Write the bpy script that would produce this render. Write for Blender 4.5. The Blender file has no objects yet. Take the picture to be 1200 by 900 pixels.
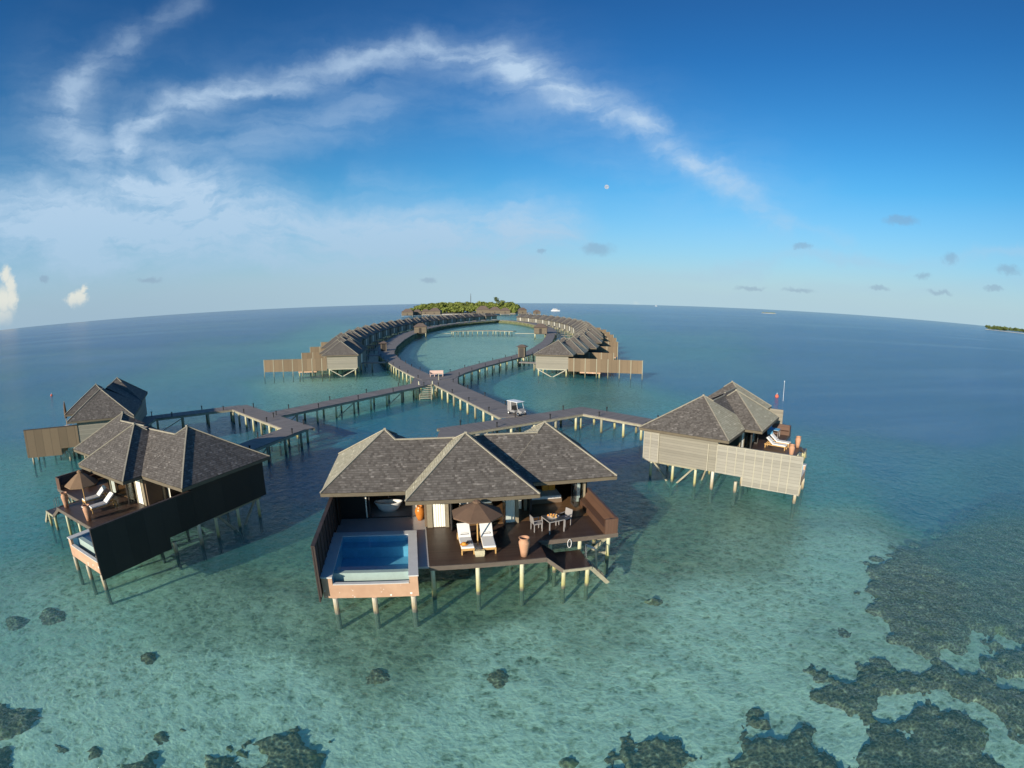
import bpy, bmesh, random
from math import *
from mathutils import Vector, Matrix, noise
random.seed(7)
S = bpy.context.scene
COL = S.collection
PI = pi
# ---------------------------------------------------------------- camera numbers (equidistant wide lens)
F, PITCH, CAMZ = 620.0, 0.153, 13.5

def ray(x, y):
    X = x-600; Y = y-450
    r = hypot(X, Y) or 1e-9; th = r/F
    cx, cy, cz = sin(th)*X/r, -sin(th)*Y/r, cos(th)
    return (cx, cz*cos(PITCH)+cy*sin(PITCH), cy*cos(PITCH)-cz*sin(PITCH))

def ground(x, y, z=0.0):
    d = ray(x, y); t = (z-CAMZ)/d[2]
    return (d[0]*t, d[1]*t)

def pix(x, y, z):
    z -= CAMZ; f = y*cos(PITCH)-z*sin(PITCH); u = z*cos(PITCH)+y*sin(PITCH)
    n = sqrt(x*x+y*y+z*z); th = acos(max(-1, min(1, f/n))); s = hypot(x, u) or 1e-9
    return (600+F*th*x/s, 450-F*th*u/s)

def sstep(a, b, t):
    t = max(0, min(1, (t-a)/(b-a))); return t*t*(3-2*t)

# ---------------------------------------------------------------- node helpers
class NT:
    def __init__(s, tree): s.t = tree; s.n = tree.nodes; s.l = tree.links
    def new(s, kind, **kw):
        n = s.n.new(kind)
        for k, v in kw.items(): setattr(n, k, v)
        return n
    def put(s, sock, v):
        if isinstance(v, bpy.types.NodeSocket): s.l.new(v, sock)
        elif v is not None: sock.default_value = v
    def math(s, op, a, b=None, c=None, clamp=False):
        n = s.new('ShaderNodeMath', operation=op); n.use_clamp = clamp
        s.put(n.inputs[0], a)
        if b is not None: s.put(n.inputs[1], b)
        if c is not None: s.put(n.inputs[2], c)
        return n.outputs[0]
    def vmath(s, op, a, b=None):
        n = s.new('ShaderNodeVectorMath', operation=op)
        s.put(n.inputs[0], a)
        if b is not None: s.put(n.inputs[1], b)
        return n.outputs['Value'] if op in ('DOT_PRODUCT', 'LENGTH', 'DISTANCE') else n.outputs[0]
    def xyz(s, x, y, z=0.0):
        n = s.new('ShaderNodeCombineXYZ'); s.put(n.inputs[0], x); s.put(n.inputs[1], y); s.put(n.inputs[2], z); return n.outputs[0]
    def sep(s, v):
        n = s.new('ShaderNodeSeparateXYZ'); s.put(n.inputs[0], v); return n.outputs
    def noise(s, vec, scale, detail=4, rough=.55, dist=0.0, out='Fac'):
        n = s.new('ShaderNodeTexNoise'); s.put(n.inputs['Vector'], vec)
        n.inputs['Scale'].default_value = scale; n.inputs['Detail'].default_value = detail
        n.inputs['Roughness'].default_value = rough; n.inputs['Distortion'].default_value = dist
        return n.outputs[out]
    def voro(s, vec, scale, feature='F1', out='Distance', rnd=1.0):
        n = s.new('ShaderNodeTexVoronoi', feature=feature); s.put(n.inputs['Vector'], vec)
        n.inputs['Scale'].default_value = scale; n.inputs['Randomness'].default_value = rnd
        return n.outputs[out]
    def ramp(s, fac, stops, interp='LINEAR'):
        n = s.new('ShaderNodeValToRGB'); s.put(n.inputs[0], fac); cr = n.color_ramp; cr.interpolation = interp
        while len(cr.elements) < len(stops): cr.elements.new(.5)
        for e, (p, c) in zip(cr.elements, stops):
            e.position = p; e.color = tuple(c)+(1,) if not isinstance(c, (int, float)) else (c, c, c, 1)
        return n.outputs[0]
    def mix(s, fac, a, b, blend='MIX'):
        n = s.new('ShaderNodeMix', data_type='RGBA', blend_type=blend)
        s.put(n.inputs[0], fac)
        for i, v in ((6, a), (7, b)):
            if isinstance(v, (tuple, list)): v = tuple(v[:3])+(1,)
            s.put(n.inputs[i], v)
        return n.outputs[2]
    def maprange(s, v, a, b, c=0.0, d=1.0, smooth=True):
        n = s.new('ShaderNodeMapRange'); n.interpolation_type = 'SMOOTHSTEP' if smooth else 'LINEAR'
        s.put(n.inputs[0], v); s.put(n.inputs[1], a); s.put(n.inputs[2], b); s.put(n.inputs[3], c); s.put(n.inputs[4], d)
        return n.outputs[0]
    def bump(s, h, strength=.5, dist=.02, normal=None):
        n = s.new('ShaderNodeBump'); n.inputs['Strength'].default_value = strength; n.inputs['Distance'].default_value = dist
        s.put(n.inputs['Height'], h)
        if normal is not None: s.put(n.inputs['Normal'], normal)
        return n.outputs[0]

def schlick(t, normal=None, f0=.02, gain=.98):
    g = t.new('ShaderNodeNewGeometry'); n = normal if normal is not None else g.outputs['Normal']
    c = t.math('ABSOLUTE', t.vmath('DOT_PRODUCT', n, g.outputs['Incoming']))
    return t.math('ADD', t.math('MULTIPLY', t.math('POWER', t.math('SUBTRACT', 1.0, c, clamp=True), 5.0), gain), f0, clamp=True)

def mat(name):
    m = bpy.data.materials.new(name); m.use_nodes = True
    t = NT(m.node_tree); t.n.clear()
    out = t.new('ShaderNodeOutputMaterial')
    return m, t, out

def pbsdf(t, out, color, rough=.7, metal=0.0, normal=None, spec=.4):
    b = t.new('ShaderNodeBsdfPrincipled')
    if isinstance(color, (tuple, list)): color = tuple(color[:3])+(1,)
    t.put(b.inputs['Base Color'], color); t.put(b.inputs['Roughness'], rough)
    b.inputs['Metallic'].default_value = metal; b.inputs['Specular IOR Level'].default_value = spec
    if normal is not None: t.put(b.inputs['Normal'], normal)
    t.l.new(b.outputs[0], out.inputs[0]); return b

def simple(name, c, rough=.7, var=.25, scale=3.0, metal=0.0, bump=.0, spec=.4, stretch=(1, 1, 1)):
    m, t, out = mat(name)
    tc = t.new('ShaderNodeTexCoord').outputs['Object']
    v = t.vmath('MULTIPLY', tc, stretch)
    n1 = t.noise(v, scale, 6, .65); n2 = t.noise(v, scale*6, 3, .6)
    f = t.math('ADD', t.math('MULTIPLY', n1, .65), t.math('MULTIPLY', n2, .35))
    col = t.ramp(f, [(.3, tuple(x*(1-var) for x in c)), (.7, tuple(min(1, x*(1+var)) for x in c))])
    nrm = t.bump(f, bump, .02) if bump else None
    pbsdf(t, out, col, rough, metal, nrm, spec)
    return m

def timber(name, c, board=.14, axis='z', var=.3, rough=.7, gap=.06, batten=None, spec=.4, grime=.0):
    """boards: stripes across one object axis, each board its own tone"""
    m, t, out = mat(name)
    tc = t.new('ShaderNodeTexCoord').outputs['Object']
    x, y, z = t.sep(tc)
    a = {'x': x, 'y': y, 'z': z}[axis]
    k = t.math('DIVIDE', a, board)
    idx = t.math('FLOOR', k); fr = t.math('FRACT', k)
    wn = t.new('ShaderNodeTexWhiteNoise', noise_dimensions='1D'); t.put(wn.inputs['W'], idx)
    st = {'x': (10, 1, 1), 'y': (1, 10, 1), 'z': (1, 1, 10)}[axis]
    g = t.noise(t.vmath('MULTIPLY', tc, st), 1.3, 6, .7)
    big = t.noise(tc, .55, 4, .6)
    f = t.math('ADD', t.math('ADD', t.math('MULTIPLY', wn.outputs[0], .35), t.math('MULTIPLY', g, .4)), t.math('MULTIPLY', big, .25))
    col = t.ramp(f, [(.2, tuple(q*(1-var) for q in c)), (.8, tuple(min(1, q*(1+var)) for q in c))])
    edge = t.math('MINIMUM', fr, t.math('SUBTRACT', 1.0, fr))
    groove = t.maprange(edge, 0.0, gap, 0.0, 1.0)
    col = t.mix(groove, tuple(q*.35 for q in c), col)
    h = t.math('ADD', groove, t.math('MULTIPLY', g, .3))
    pbsdf(t, out, col, rough, 0, t.bump(h, .5, .012), spec)
    return m

def shingle(name, lo, hi):
    m, t, out = mat(name)
    uv = t.new('ShaderNodeTexCoord').outputs['UV']
    b = t.new('ShaderNodeTexBrick'); t.put(b.inputs['Vector'], uv)
    b.inputs['Scale'].default_value = 1.0; b.inputs['Brick Width'].default_value = .17; b.inputs['Row Height'].default_value = .15
    b.inputs['Mortar Size'].default_value = .012; b.inputs['Mortar Smooth'].default_value = .3; b.inputs['Bias'].default_value = 0
    b.inputs['Color1'].default_value = (0, 0, 0, 1); b.inputs['Color2'].default_value = (1, 1, 1, 1); b.inputs['Mortar'].default_value = (.5, .5, .5, 1)
    b.offset = .5
    u, v, _ = t.sep(uv)
    obj = t.new('ShaderNodeTexCoord').outputs['Object']
    big = t.noise(obj, .7, 6, .7); mid = t.noise(t.xyz(t.math('MULTIPLY', u, .8), t.math('MULTIPLY', v, 4.0)), 1.6, 5, .75)
    br = t.sep(b.outputs['Color'])[0]
    f = t.math('ADD', t.math('ADD', t.math('MULTIPLY', br, .42), t.math('MULTIPLY', big, .34)), t.math('MULTIPLY', mid, .34))
    col = t.ramp(f, [(.25, lo), (.55, tuple((a+b_)/2 for a, b_ in zip(lo, hi))), (.8, hi)])
    # pale weathered patches of replaced shingles
    pat = t.math('MULTIPLY', t.maprange(t.noise(t.xyz(u, t.math('MULTIPLY', v, 2.5)), 1.3, 3, .6), .56, .64), t.maprange(br, .3, .6))
    col = t.mix(t.math('MULTIPLY', pat, .6), col, tuple(min(1, h*1.75) for h in hi))
    row = t.math('FRACT', t.math('DIVIDE', v, .15))
    butt = t.maprange(row, 0.0, .16, 0.0, 1.0)
    col = t.mix(butt, tuple(q*.45 for q in lo), col)
    h = t.math('ADD', t.math('MULTIPLY', t.math('SUBTRACT', 1.0, row), .8), t.math('ADD', t.math('MULTIPLY', br, .35), t.math('MULTIPLY', mid, .3)))
    pbsdf(t, out, col, .85, 0, t.bump(h, .9, .035), .25)
    return m

def pile_mat(name, c, low=(.36, .33, .10)):
    m, t, out = mat(name)
    geo = t.new('ShaderNodeNewGeometry').outputs['Position']
    z = t.sep(geo)[2]; n = t.noise(geo, 3, 4, .6)
    zz = t.math('ADD', z, t.math('MULTIPLY', t.math('SUBTRACT', n, .5), .5))
    col = t.ramp(t.math('DIVIDE', t.math('ADD', zz, .2), 2.0, clamp=True),
                 [(.0, (.02, .02, .016)), (.14, (.03, .028, .02)), (.24, low), (.5, tuple(a*.5+b*.5 for a, b in zip(low, c))), (.75, c)])
    col = t.mix(t.math('MULTIPLY', t.noise(geo, 9, 4, .7), .5), col, tuple(q*.6 for q in c))
    pbsdf(t, out, col, .8, 0, t.bump(n, .4, .02)); return m

M = {}
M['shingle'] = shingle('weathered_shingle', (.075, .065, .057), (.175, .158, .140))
M['painted_sun'] = shingle('sun_painted_shingle', (.33, .295, .20), (.50, .46, .335))  # paler shingle: sunlight painted into the colour of chosen roof facets
M['cap'] = simple('ridge_cap_board', (.31, .28, .215), .8, .2, 2)
M['fascia'] = simple('eave_board', (.13, .105, .07), .75, .25, 2, stretch=(1, 1, 6))
M['soffit'] = timber('soffit_boards', (.10, .07, .045), .15, 'y')
M['darkwall'] = timber('black_stained_boards', (.030, .024, .020), 1.2, 'y', .35, .6, .01)
M['fence_in'] = timber('brown_fence_boards', (.055, .038, .032), .6, 'y', .3, .65, .035)
M['greywall'] = timber('silver_weathered_boards', (.29, .27, .225), .24, 'z', .22, .85, .05)
M['tanwall'] = timber('tan_weathered_boards', (.24, .22, .175), .2, 'z', .2, .85, .05)
M['tanfence'] = timber('tan_screen_boards', (.18, .13, .08), .95, 'y', .2, .85, .03)
M['batten'] = simple('pale_batten', (.38, .35, .27), .8, .15, 3)
M['deck'] = timber('dark_deck_planks', (.066, .040, .029), .14, 'y', .35, .42, .07, spec=.5)
M['decklow'] = timber('lower_deck_planks', (.045, .025, .018), .14, 'x', .3, .4, .07, spec=.5)  # darker planks for the stair treads and landing
M['deckedge'] = simple('deck_edge_beam', (.12, .095, .075), .7, .3, 2, stretch=(1, 1, 5))
M['boardwalk'] = timber('boardwalk_planks', (.215, .19, .175), .16, 'x', .3, .75, .08)
M['beam'] = simple('pale_beam', (.31, .285, .20), .8, .3, 2)
M['pile'] = pile_mat('painted_pile', (.66, .63, .44))
M['pilew'] = pile_mat('white_pile', (.74, .70, .60), (.30, .22, .10))
M['piledark'] = pile_mat('weathered_pile', (.36, .34, .25), (.2, .18, .08))
M['tile'] = simple('grey_terrace_tile', (.42, .40, .38), .45, .08, 1.5)
M['bathfloor'] = simple('bathroom_floor', (.33, .32, .31), .35, .08, 1.0)
M['coping'] = simple('pale_coping_stone', (.58, .57, .54), .55, .08, 2)
M['lining'] = simple('pool_lining', (.20, .45, .60), .4, .18, 1.2)
M['ledge'] = simple('white_pool_ledge', (.35, .44, .40), .5, .1, 2)
M['pebble'] = simple('dark_pebbles', (.13, .13, .12), .7, .7, 14)
M['cream'] = simple('cream_column', (.26, .22, .15), .7, .15, 2)
M['curtain'] = simple('white_curtain', (.84, .81, .70), .9, .06, 6, stretch=(12, 12, .3))
M['frame'] = simple('dark_door_frame', (.05, .045, .042), .5, .2, 3)
M['white'] = simple('white_ceramic', (.78, .77, .74), .25, .04, 2)
M['cushion'] = simple('white_cushion', (.80, .78, .74), .9, .04, 4)
M['towel'] = simple('charcoal_towel_trim', (.10, .09, .09), .95, .2, 5)
M['teak'] = simple('golden_teak', (.55, .33, .12), .6, .2, 3, stretch=(1, 1, 5))
M['canvas'] = simple('brown_canvas', (.135, .082, .052), .9, .15, 1.5)
M['canvas_tan'] = simple('tan_canvas', (.24, .15, .085), .9, .15, 1.5)
M['terracotta'] = simple('terracotta', (.50, .27, .16), .75, .15, 3)
M['orangejar'] = simple('glazed_orange', (.55, .19, .03), .25, .2, 3)
M['orange'] = simple('orange_fabric', (.80, .33, .05), .9, .1, 4)
M['greyframe'] = simple('grey_metal', (.30, .28, .27), .45, .1, 3)
M['glasstop'] = simple('dark_glass_top', (.06, .065, .07), .12, .1, 3)
M['interior'] = timber('interior_floor', (.17, .095, .045), .12, 'y', .2, .35, .04)
M['inwall'] = simple('interior_wall', (.16, .11, .07), .7, .15, 1)
M['bag'] = simple('beige_canvas_bag', (.50, .45, .30), .9, .2, 8)
M['blue'] = simple('sky_blue_fabric', (.10, .38, .62), .9, .1, 3)
M['navy'] = simple('navy_fabric', (.03, .04, .12), .9, .1, 3)
M['metal'] = simple('steel', (.5, .5, .5), .3, .1, 3, metal=1.0)
M['black'] = simple('black_metal', (.02, .02, .022), .5, .1, 3)
M['cartroof'] = simple('cart_white_roof', (.78, .77, .75), .35, .04, 2)
M['cartbody'] = simple('cart_grey_body', (.27, .265, .26), .4, .06, 2)
M['pinkstone'] = simple('pink_wood_bench', (.55, .40, .34), .8, .1, 3)
M['sandwhite'] = simple('beach_sand', (.62, .56, .44), .9, .1, .05)
M['kioskroof'] = simple('brown_kiosk_roof', (.14, .105, .085), .85, .2, 2)
M['leafyellow'] = simple('tropical_foliage', (.155, .185, .035), .85, .5, .09)
M['leafdark'] = simple('dark_tropical_foliage', (.09, .12, .03), .8, .4, .08)
M['cabinwall'] = timber('brown_cabin_boards', (.15, .12, .085), .25, 'z', .2, .85, .05)
M['trunk'] = simple('palm_trunk', (.16, .12, .08), .9, .2, 2)
M['red'] = simple('red_buoy_plastic', (.75, .13, .06), .4, .1, 2)

def orange_wall():
    m, t, out = mat('peach_painted_wall')
    tc = t.new('ShaderNodeTexCoord').outputs['Object']
    n = t.noise(tc, 1.2, 5, .6)
    col = t.ramp(n, [(.3, (.44, .26, .165)), (.7, (.54, .34, .22))])
    x, y, z = t.sep(tc)
    chip = t.maprange(t.noise(t.vmath('ADD', tc, (3.1, 0, 0)), 4.2, 3, .55), .665, .68)
    low = t.maprange(z, 1.62, 1.25)
    col = t.mix(t.math('MULTIPLY', chip, low), col, (.85, .82, .74))
    pbsdf(t, out, col, .8, 0, t.bump(n, .15, .02)); return m
M['peach'] = orange_wall()

def glassmat(name, tint, rough=.02, nrmf=None):
    m, t, out = mat(name)
    fo = schlick(t, nrmf(t) if nrmf else None, .03)
    g = t.new('ShaderNodeBsdfGlossy'); g.inputs['Roughness'].default_value = rough
    tr = t.new('ShaderNodeBsdfTransparent'); tr.inputs[0].default_value = tuple(tint)+(1,)
    mx = t.new('ShaderNodeMixShader'); t.l.new(fo, mx.inputs[0]); t.l.new(tr.outputs[0], mx.inputs[1]); t.l.new(g.outputs[0], mx.inputs[2])
    t.l.new(mx.outputs[0], out.inputs[0]); return m, t, None, g
M['glass'] = glassmat('window_glass', (.75, .8, .82))[0]
def pool_n(t): return t.bump(t.noise(t.new('ShaderNodeTexCoord').outputs['Object'], 2.2, 3, .5), .12, .05)
pm = glassmat('pool_water', (.78, .95, .97), .03, pool_n)[0]
M['poolwater'] = pm

# ---------------------------------------------------------------- mesh builder
MIR = False
class MB:
    def __init__(s): s.v = []; s.f = []; s.mi = []; s.uv = []; s.hasuv = False
    def face(s, pts, mi=0, uv=None):
        b = len(s.v); s.v += [tuple(p) for p in pts]; s.f.append(list(range(b, b+len(pts)))); s.mi.append(mi)
        s.uv.append(uv or [(p[0], p[1]) for p in pts])
        if uv: s.hasuv = True
        return s
    def mesh(s, verts, faces, mi=0):
        b = len(s.v); s.v += [tuple(p) for p in verts]
        for f in faces:
            s.f.append([b+i for i in f]); s.mi.append(mi); s.uv.append([(verts[i][0], verts[i][1]) for i in f])
        return s
    def box(s, x0, x1, y0, y1, z0, z1, mi=0):
        if x0 > x1: x0, x1 = x1, x0
        if y0 > y1: y0, y1 = y1, y0
        if z0 > z1: z0, z1 = z1, z0
        v = [(x0, y0, z0), (x1, y0, z0), (x1, y1, z0), (x0, y1, z0), (x0, y0, z1), (x1, y0, z1), (x1, y1, z1), (x0, y1, z1)]
        return s.mesh(v, [(0, 3, 2, 1), (4, 5, 6, 7), (0, 1, 5, 4), (1, 2, 6, 5), (2, 3, 7, 6), (3, 0, 4, 7)], mi)
    def bar(s, a, b, w, h=None, mi=0):
        a = Vector(a); b = Vector(b); h = h or w; d = (b-a)
        if d.length < 1e-6: return s
        d.normalize(); up = Vector((0, 0, 1)) if abs(d.z) < .95 else Vector((0, 1, 0))
        r = d.cross(up).normalized(); u = r.cross(d).normalized()
        v = []
        for p in (a, b):
            for i, j in ((-1, -1), (1, -1), (1, 1), (-1, 1)): v.append(p+r*w/2*i+u*h/2*j)
        return s.mesh(v, [(3, 2, 1, 0), (4, 5, 6, 7), (0, 1, 5, 4), (1, 2, 6, 5), (2, 3, 7, 6), (3, 0, 4, 7)], mi)
    def tube(s, a, b, r0, r1=None, n=8, mi=0, cap=True):
        a = Vector(a); b = Vector(b); r1 = r0 if r1 is None else r1
        d = (b-a).normalized(); up = Vector((0, 0, 1)) if abs(d.z) < .95 else Vector((0, 1, 0))
        r = d.cross(up).normalized(); u = r.cross(d).normalized(); v = []
        for p, R in ((a, r0), (b, r1)):
            for i in range(n):
                t = 2*PI*i/n; v.append(p+(r*cos(t)+u*sin(t))*R)
        f = [(i, (i+1) % n, n+(i+1) % n, n+i) for i in range(n)]
        if cap: f += [tuple(range(n))[::-1], tuple(range(n, 2*n))]
        return s.mesh(v, f, mi)
    def lathe(s, cx, cy, prof, n=16, mi=0):
        v = []; f = []
        for r, z in prof:
            for i in range(n): v.append((cx+r*cos(2*PI*i/n), cy+r*sin(2*PI*i/n), z))
        for k in range(len(prof)-1):
            for i in range(n): f.append((k*n+i, k*n+(i+1) % n, (k+1)*n+(i+1) % n, (k+1)*n+i))
        return s.mesh(v, f, mi)
    def build(s, name, m, parent=None, smooth=False, bevel=0):
        me = bpy.data.meshes.new(name)
        vs = s.v; fs = s.f; uvs = s.uv
        if MIR: vs = [(-p[0], p[1], p[2]) for p in vs]; fs = [f[::-1] for f in fs]; uvs = [u[::-1] for u in uvs]
        me.from_pydata([tuple(p) for p in vs], [], fs)
        ms = m if isinstance(m, (list, tuple)) else [m]
        for q in ms: me.materials.append(q)
        me.polygons.foreach_set('material_index', s.mi)
        if s.hasuv:
            l = me.uv_layers.new(name='UVMap'); k = 0
            for f in uvs:
                for c in f: l.data[k].uv = c; k += 1
        if smooth: me.polygons.foreach_set('use_smooth', [True]*len(fs))
        me.update()
        o = bpy.data.objects.new(name, me); COL.objects.link(o)
        if parent: o.parent = parent
        if bevel:
            b = o.modifiers.new('bevel', 'BEVEL'); b.width = bevel; b.segments = 2; b.limit_method = 'ANGLE'
        return o

def tag(o, label=None, cat=None, group=None, kind=None):
    if label: o['label'] = label
    if cat: o['category'] = cat
    if group: o['group'] = group
    if kind: o['kind'] = kind
    return o

def thing(name, label, cat, loc=(0, 0, 0), rz=0, group=None):
    o = bpy.data.objects.new(name, None); COL.objects.link(o); o.empty_display_size = .3
    o.location = loc; o.rotation_euler = (0, 0, rz)
    return tag(o, label, cat, group)

def copy_tree(o, parent=None):
    c = o.copy(); COL.objects.link(c)
    if parent: c.parent = parent
    for ch in list(o.children): copy_tree(ch, c)
    return c

ORD = ['first', 'second', 'third', 'fourth', 'fifth', 'sixth', 'seventh', 'eighth', 'ninth', 'tenth', 'eleventh', 'twelfth', 'thirteenth',
       'fourteenth', 'fifteenth', 'sixteenth', 'seventeenth', 'eighteenth', 'nineteenth', 'twentieth', 'twenty-first', 'twenty-second',
       'twenty-third', 'twenty-fourth', 'twenty-fifth', 'twenty-sixth', 'twenty-seventh', 'twenty-eighth', 'twenty-ninth', 'thirtieth']

# ================================================================= VILLA (local frame: x along the deck front, y towards the back, z up from the water)
EZ, AZ, HW = 4.1, 6.57, 3.35
DZ = 1.75
def hip(mb, x0, x1, y0, y1, ax, ay, az, sun_painted=()):
    """four shingle facets with uv; bleached: which of f(ront) r b l get the paler colour with sunlight painted in"""
    c = {'f': ((x0, y0), (x1, y0)), 'r': ((x1, y0), (x1, y1)), 'b': ((x1, y1), (x0, y1)), 'l': ((x0, y1), (x0, y0))}
    for k, (a, b) in c.items():
        A = Vector((a[0], a[1], EZ)); B = Vector((b[0], b[1], EZ)); P = Vector((ax, ay, az))
        e = (B-A).normalized(); L = (B-A).length
        q = (P-A).dot(e); h = ((P-A)-e*q).length
        o = {'f': 0, 'r': 31, 'b': 57, 'l': 83}[k]
        mb.face([A, B, P], 1 if k in sun_painted else 0, [(o, 0), (o+L, 0), (o+q, h)])

def gable_link(mb, x0, x1, y0, y1, yr, zr, dz=-.02):
    for (ya, s) in ((y0, 1), (y1, -1)):
        h = hypot(yr-ya, zr-EZ)
        p = [(x0, ya, EZ+dz), (x1, ya, EZ+dz), (x1, yr, zr+dz), (x0, yr, zr+dz)]
        if s < 0: p = p[::-1]; uv = [(x0, h), (x1, h), (x1, 0), (x0, 0)]
        else: uv = [(x0, 0), (x1, 0), (x1, h), (x0, h)]
        mb.face(p, 0, uv)

PYR = [(-1.05, 5.65, 5.05, 12.4, 2.3, 8.4), (3.39, 10.07, 3.6, 10.3, 6.72, 6.95), (8.2, 14.9, 5.4, 12.1, 11.55, 8.75)]
def villa(label, mirror, detail=2, wall='darkwall', fence='darkwall', fence_front=-.25, painted_sun=(('l',), ('l',), ('l',)), group='thatch-grey villas on stilts over the lagoon',
          fence_len=None, bridge=0, extra_screen=False, side_stripes=False, wlabel=None, pe=0.0):
    global MIR
    MIR = mirror
    R = thing('overwater_villa', label, 'villa', group=group)
    # roof -----------------------------------------------------------------
    mb = MB()
    for p, b in zip(PYR, painted_sun): hip(mb, p[0], p[1], p[2], p[3], p[4], p[5], AZ, b)
    gable_link(mb, 2.3, 6.7, 5.05, 12.4, 7.817, 6.14)
    gable_link(mb, 6.7, 11.5, 5.4, 12.1, 8.167, 6.14)
    roof = mb.build('roof', [M['shingle'], M['painted_sun']], R)
    cb = MB()
    w = .09 if detail else .13
    for i, (x0, x1, y0, y1, ax, ay) in enumerate(PYR):
        for j, (cx, cy) in enumerate(((x0, y0), (x1, y0), (x1, y1), (x0, y1))):
            if (i, j) in ((0, 1), (2, 0), (0, 2), (2, 3), (1, 2), (1, 3)):   # these hips die into the long roof: only their tops show
                k = .19; cb.bar((ax+(cx-ax)*k, ay+(cy-ay)*k, AZ+(EZ-AZ)*k+.03), (ax, ay, AZ+.03), w, .06)
            else: cb.bar((cx, cy, EZ+.03), (ax, ay, AZ+.03), w, .06)
    cb.bar((2.9, 7.817, 6.15), (6.2, 7.817, 6.15), .12, .07); cb.bar((7.4, 8.167, 6.15), (11, 8.167, 6.15), .12, .07)
    for q in PYR: cb.box(q[4]-.07, q[4]+.07, q[5]-.07, q[5]+.07, AZ-.02, AZ+.1)
    cb.build('ridge_cap', M['cap'], roof)
    # eaves: fascia + soffit
    eb = MB()
    for i, (x0, x1, y0, y1, ax, ay) in enumerate(PYR):
        z0, z1 = EZ-.2-.006*i, EZ-.012-.006*i
        for a, b, c, d in ((x0, x1, y0, y0+.05), (x0, x1, y1-.05, y1), (x0, x0+.05, y0+.05, y1-.05), (x1-.05, x1, y0+.05, y1-.05)):
            eb.box(a, b, c, d, z0, z1)
        eb.box(x0+.06, x1-.06, y0+.06, y1-.06, z0+.03, z0+.06, 1)
    eb.build('eave', [M['fascia'], M['soffit']], R)
    # walls ----------------------------------------------------------------
    wm = M[wall]
    MBx = MB().box(-.6, -.5, 6.0, 12.1, 1.5, 3.88); side = MBx.build('side_wall', wm, R)
    if wlabel: side['label'] = wlabel
    MB().box(-.5, 14.0, 11.75, 11.85, 1.5, 3.86).build('back_wall', wm, R)
    MB().box(13.9, 14.0, 7.9, 11.75, 1.5, 3.84).build('side_wall', wm, R)
    if bridge:
        MB().box(6.2, 7.4, 11.85, 11.92, 1.76, 3.75).build('back_door', M['curtain'], R)
        MB().box(6.2, 7.6, 11.93, 12+bridge, 1.55, 1.75).build('footbridge', M['boardwalk'], R)
        q = MB()
        k = 14.0
        while k < 12+bridge-1:
            q = MB(); q.tube((6.4, k, -1.5), (6.4, k, 1.55), .1, n=6); q.tube((7.4, k, -1.5), (7.4, k, 1.55), .1, n=6); q.build('bridge_trestle', M['piledark'], R); k += 3.4
    # privacy fence (front of the side wall)
    fm = M[fence]
    f0 = fence_front if fence_len is None else fence_len
    if fence_len is None:
        fp = MB(); fp.box(-.66, -.6, f0, 3.85, .85, 3.6); fp.box(-.66, -.6, 3.85, 6.0, 1.5, 3.6)
        fn = fp.build('privacy_fence', fm, R)
        fi = MB(); fi.box(-.597, -.55, f0+.02, 3.85, 1.12, 3.58); fi.box(-.597, -.55, 3.85, 6.0, 1.53, 3.58); fi.build('fence_lining', M['fence_in'], fn)
        fb = MB()
        n = 9
        for i in range(n):
            v = f0+.05+(6.0-f0-.1)*i/(n-1); fb.box(-.55, -.50, v-.035, v+.035, 1.1 if v < 3.8 else 1.56, 3.64)
        fb.box(-.68, -.50, f0, 6.0, 3.6, 3.66)
        fb.build('fence_batten', M['fence_in'] if not side_stripes else M['batten'], fn)
        if side_stripes:
            for v in (f0+.03, .45, 1.1, 1.75, 2.4, 3.05, 3.85): MB().box(-.69, -.661, v-.03, v+.03, .85, 3.6).build('outer_batten', M['batten'], fn)
            for v in (4.5, 5.2, 6.0, 6.7): MB().box(-.69, -.661 if v < 6.01 else -.601, v-.03, v+.03, 1.5, 3.6).build('outer_batten', M['batten'], fn)
            for v in (10.8, 11.5, 12.06): MB().box(-.69, -.661, v-.035, v+.035, 1.4, 3.9).build('outer_batten', M['batten'], fn)
            MB().box(-.66, -.605, 10.8, 12.1, 1.45, 3.86).build('side_panel', M['greywall'], R)
    else:
        n = 7 if f0 < -2 else 3; L = 6.0-f0; fn = None
        fp = MB().box(-.66, -.58, f0, 6.0, 1.15, 3.55); fn = fp.build('privacy_fence', fm, R)
        for i in range(n):
            v = f0+L*i/(n-.5)
            MB().tube((-.62, v, -1.5), (-.62, v, 3.6), .08, n=6).build('fence_post', M['piledark'], fn)
    # deck & floors --------------------------------------------------------
    db = MB(); db.box(4.36, 9.5, 1.25, 5.6, DZ-.06, DZ); db.box(9.5, 14.1, 3.1, 7.45, DZ-.06, DZ); db.box(9.5, 9.85, 1.3, 3.1, DZ-.06, DZ); db.box(9.5, 10.2, 5.6, 7.0, DZ-.07, DZ-.004)
    deck = db.build('wooden_deck', M['deck'], R)
    eb2 = MB(); eb2.box(4.36, 9.86, 1.17, 1.25, DZ-.22, DZ+.01); eb2.box(9.86, 14.1, 3.02, 3.1, DZ-.22, DZ+.01); eb2.box(14.1, 14.18, 3.02, 7.9, DZ-.22, DZ+.01)
    eb2.build('deck_edge', M['deckedge'], deck)
    MB().box(-.495, 13.9, 5.7, 11.74, DZ-.23, DZ-.065).build('floor_slab', M['deckedge'], R)
    tb = MB(); tb.box(3.8, 4.35, 1.2, 5.3, DZ-.1, DZ+.004); tb.box(-.5, 4.35, 4.87, 7.2, DZ-.09, DZ); tb.build('tiled_terrace', M['tile'], R)
    MB().box(-.5, 4.3, 7.22, 11.7, DZ-.06, DZ+.01).build('bathroom_floor', M['bathfloor'], R)
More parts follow.
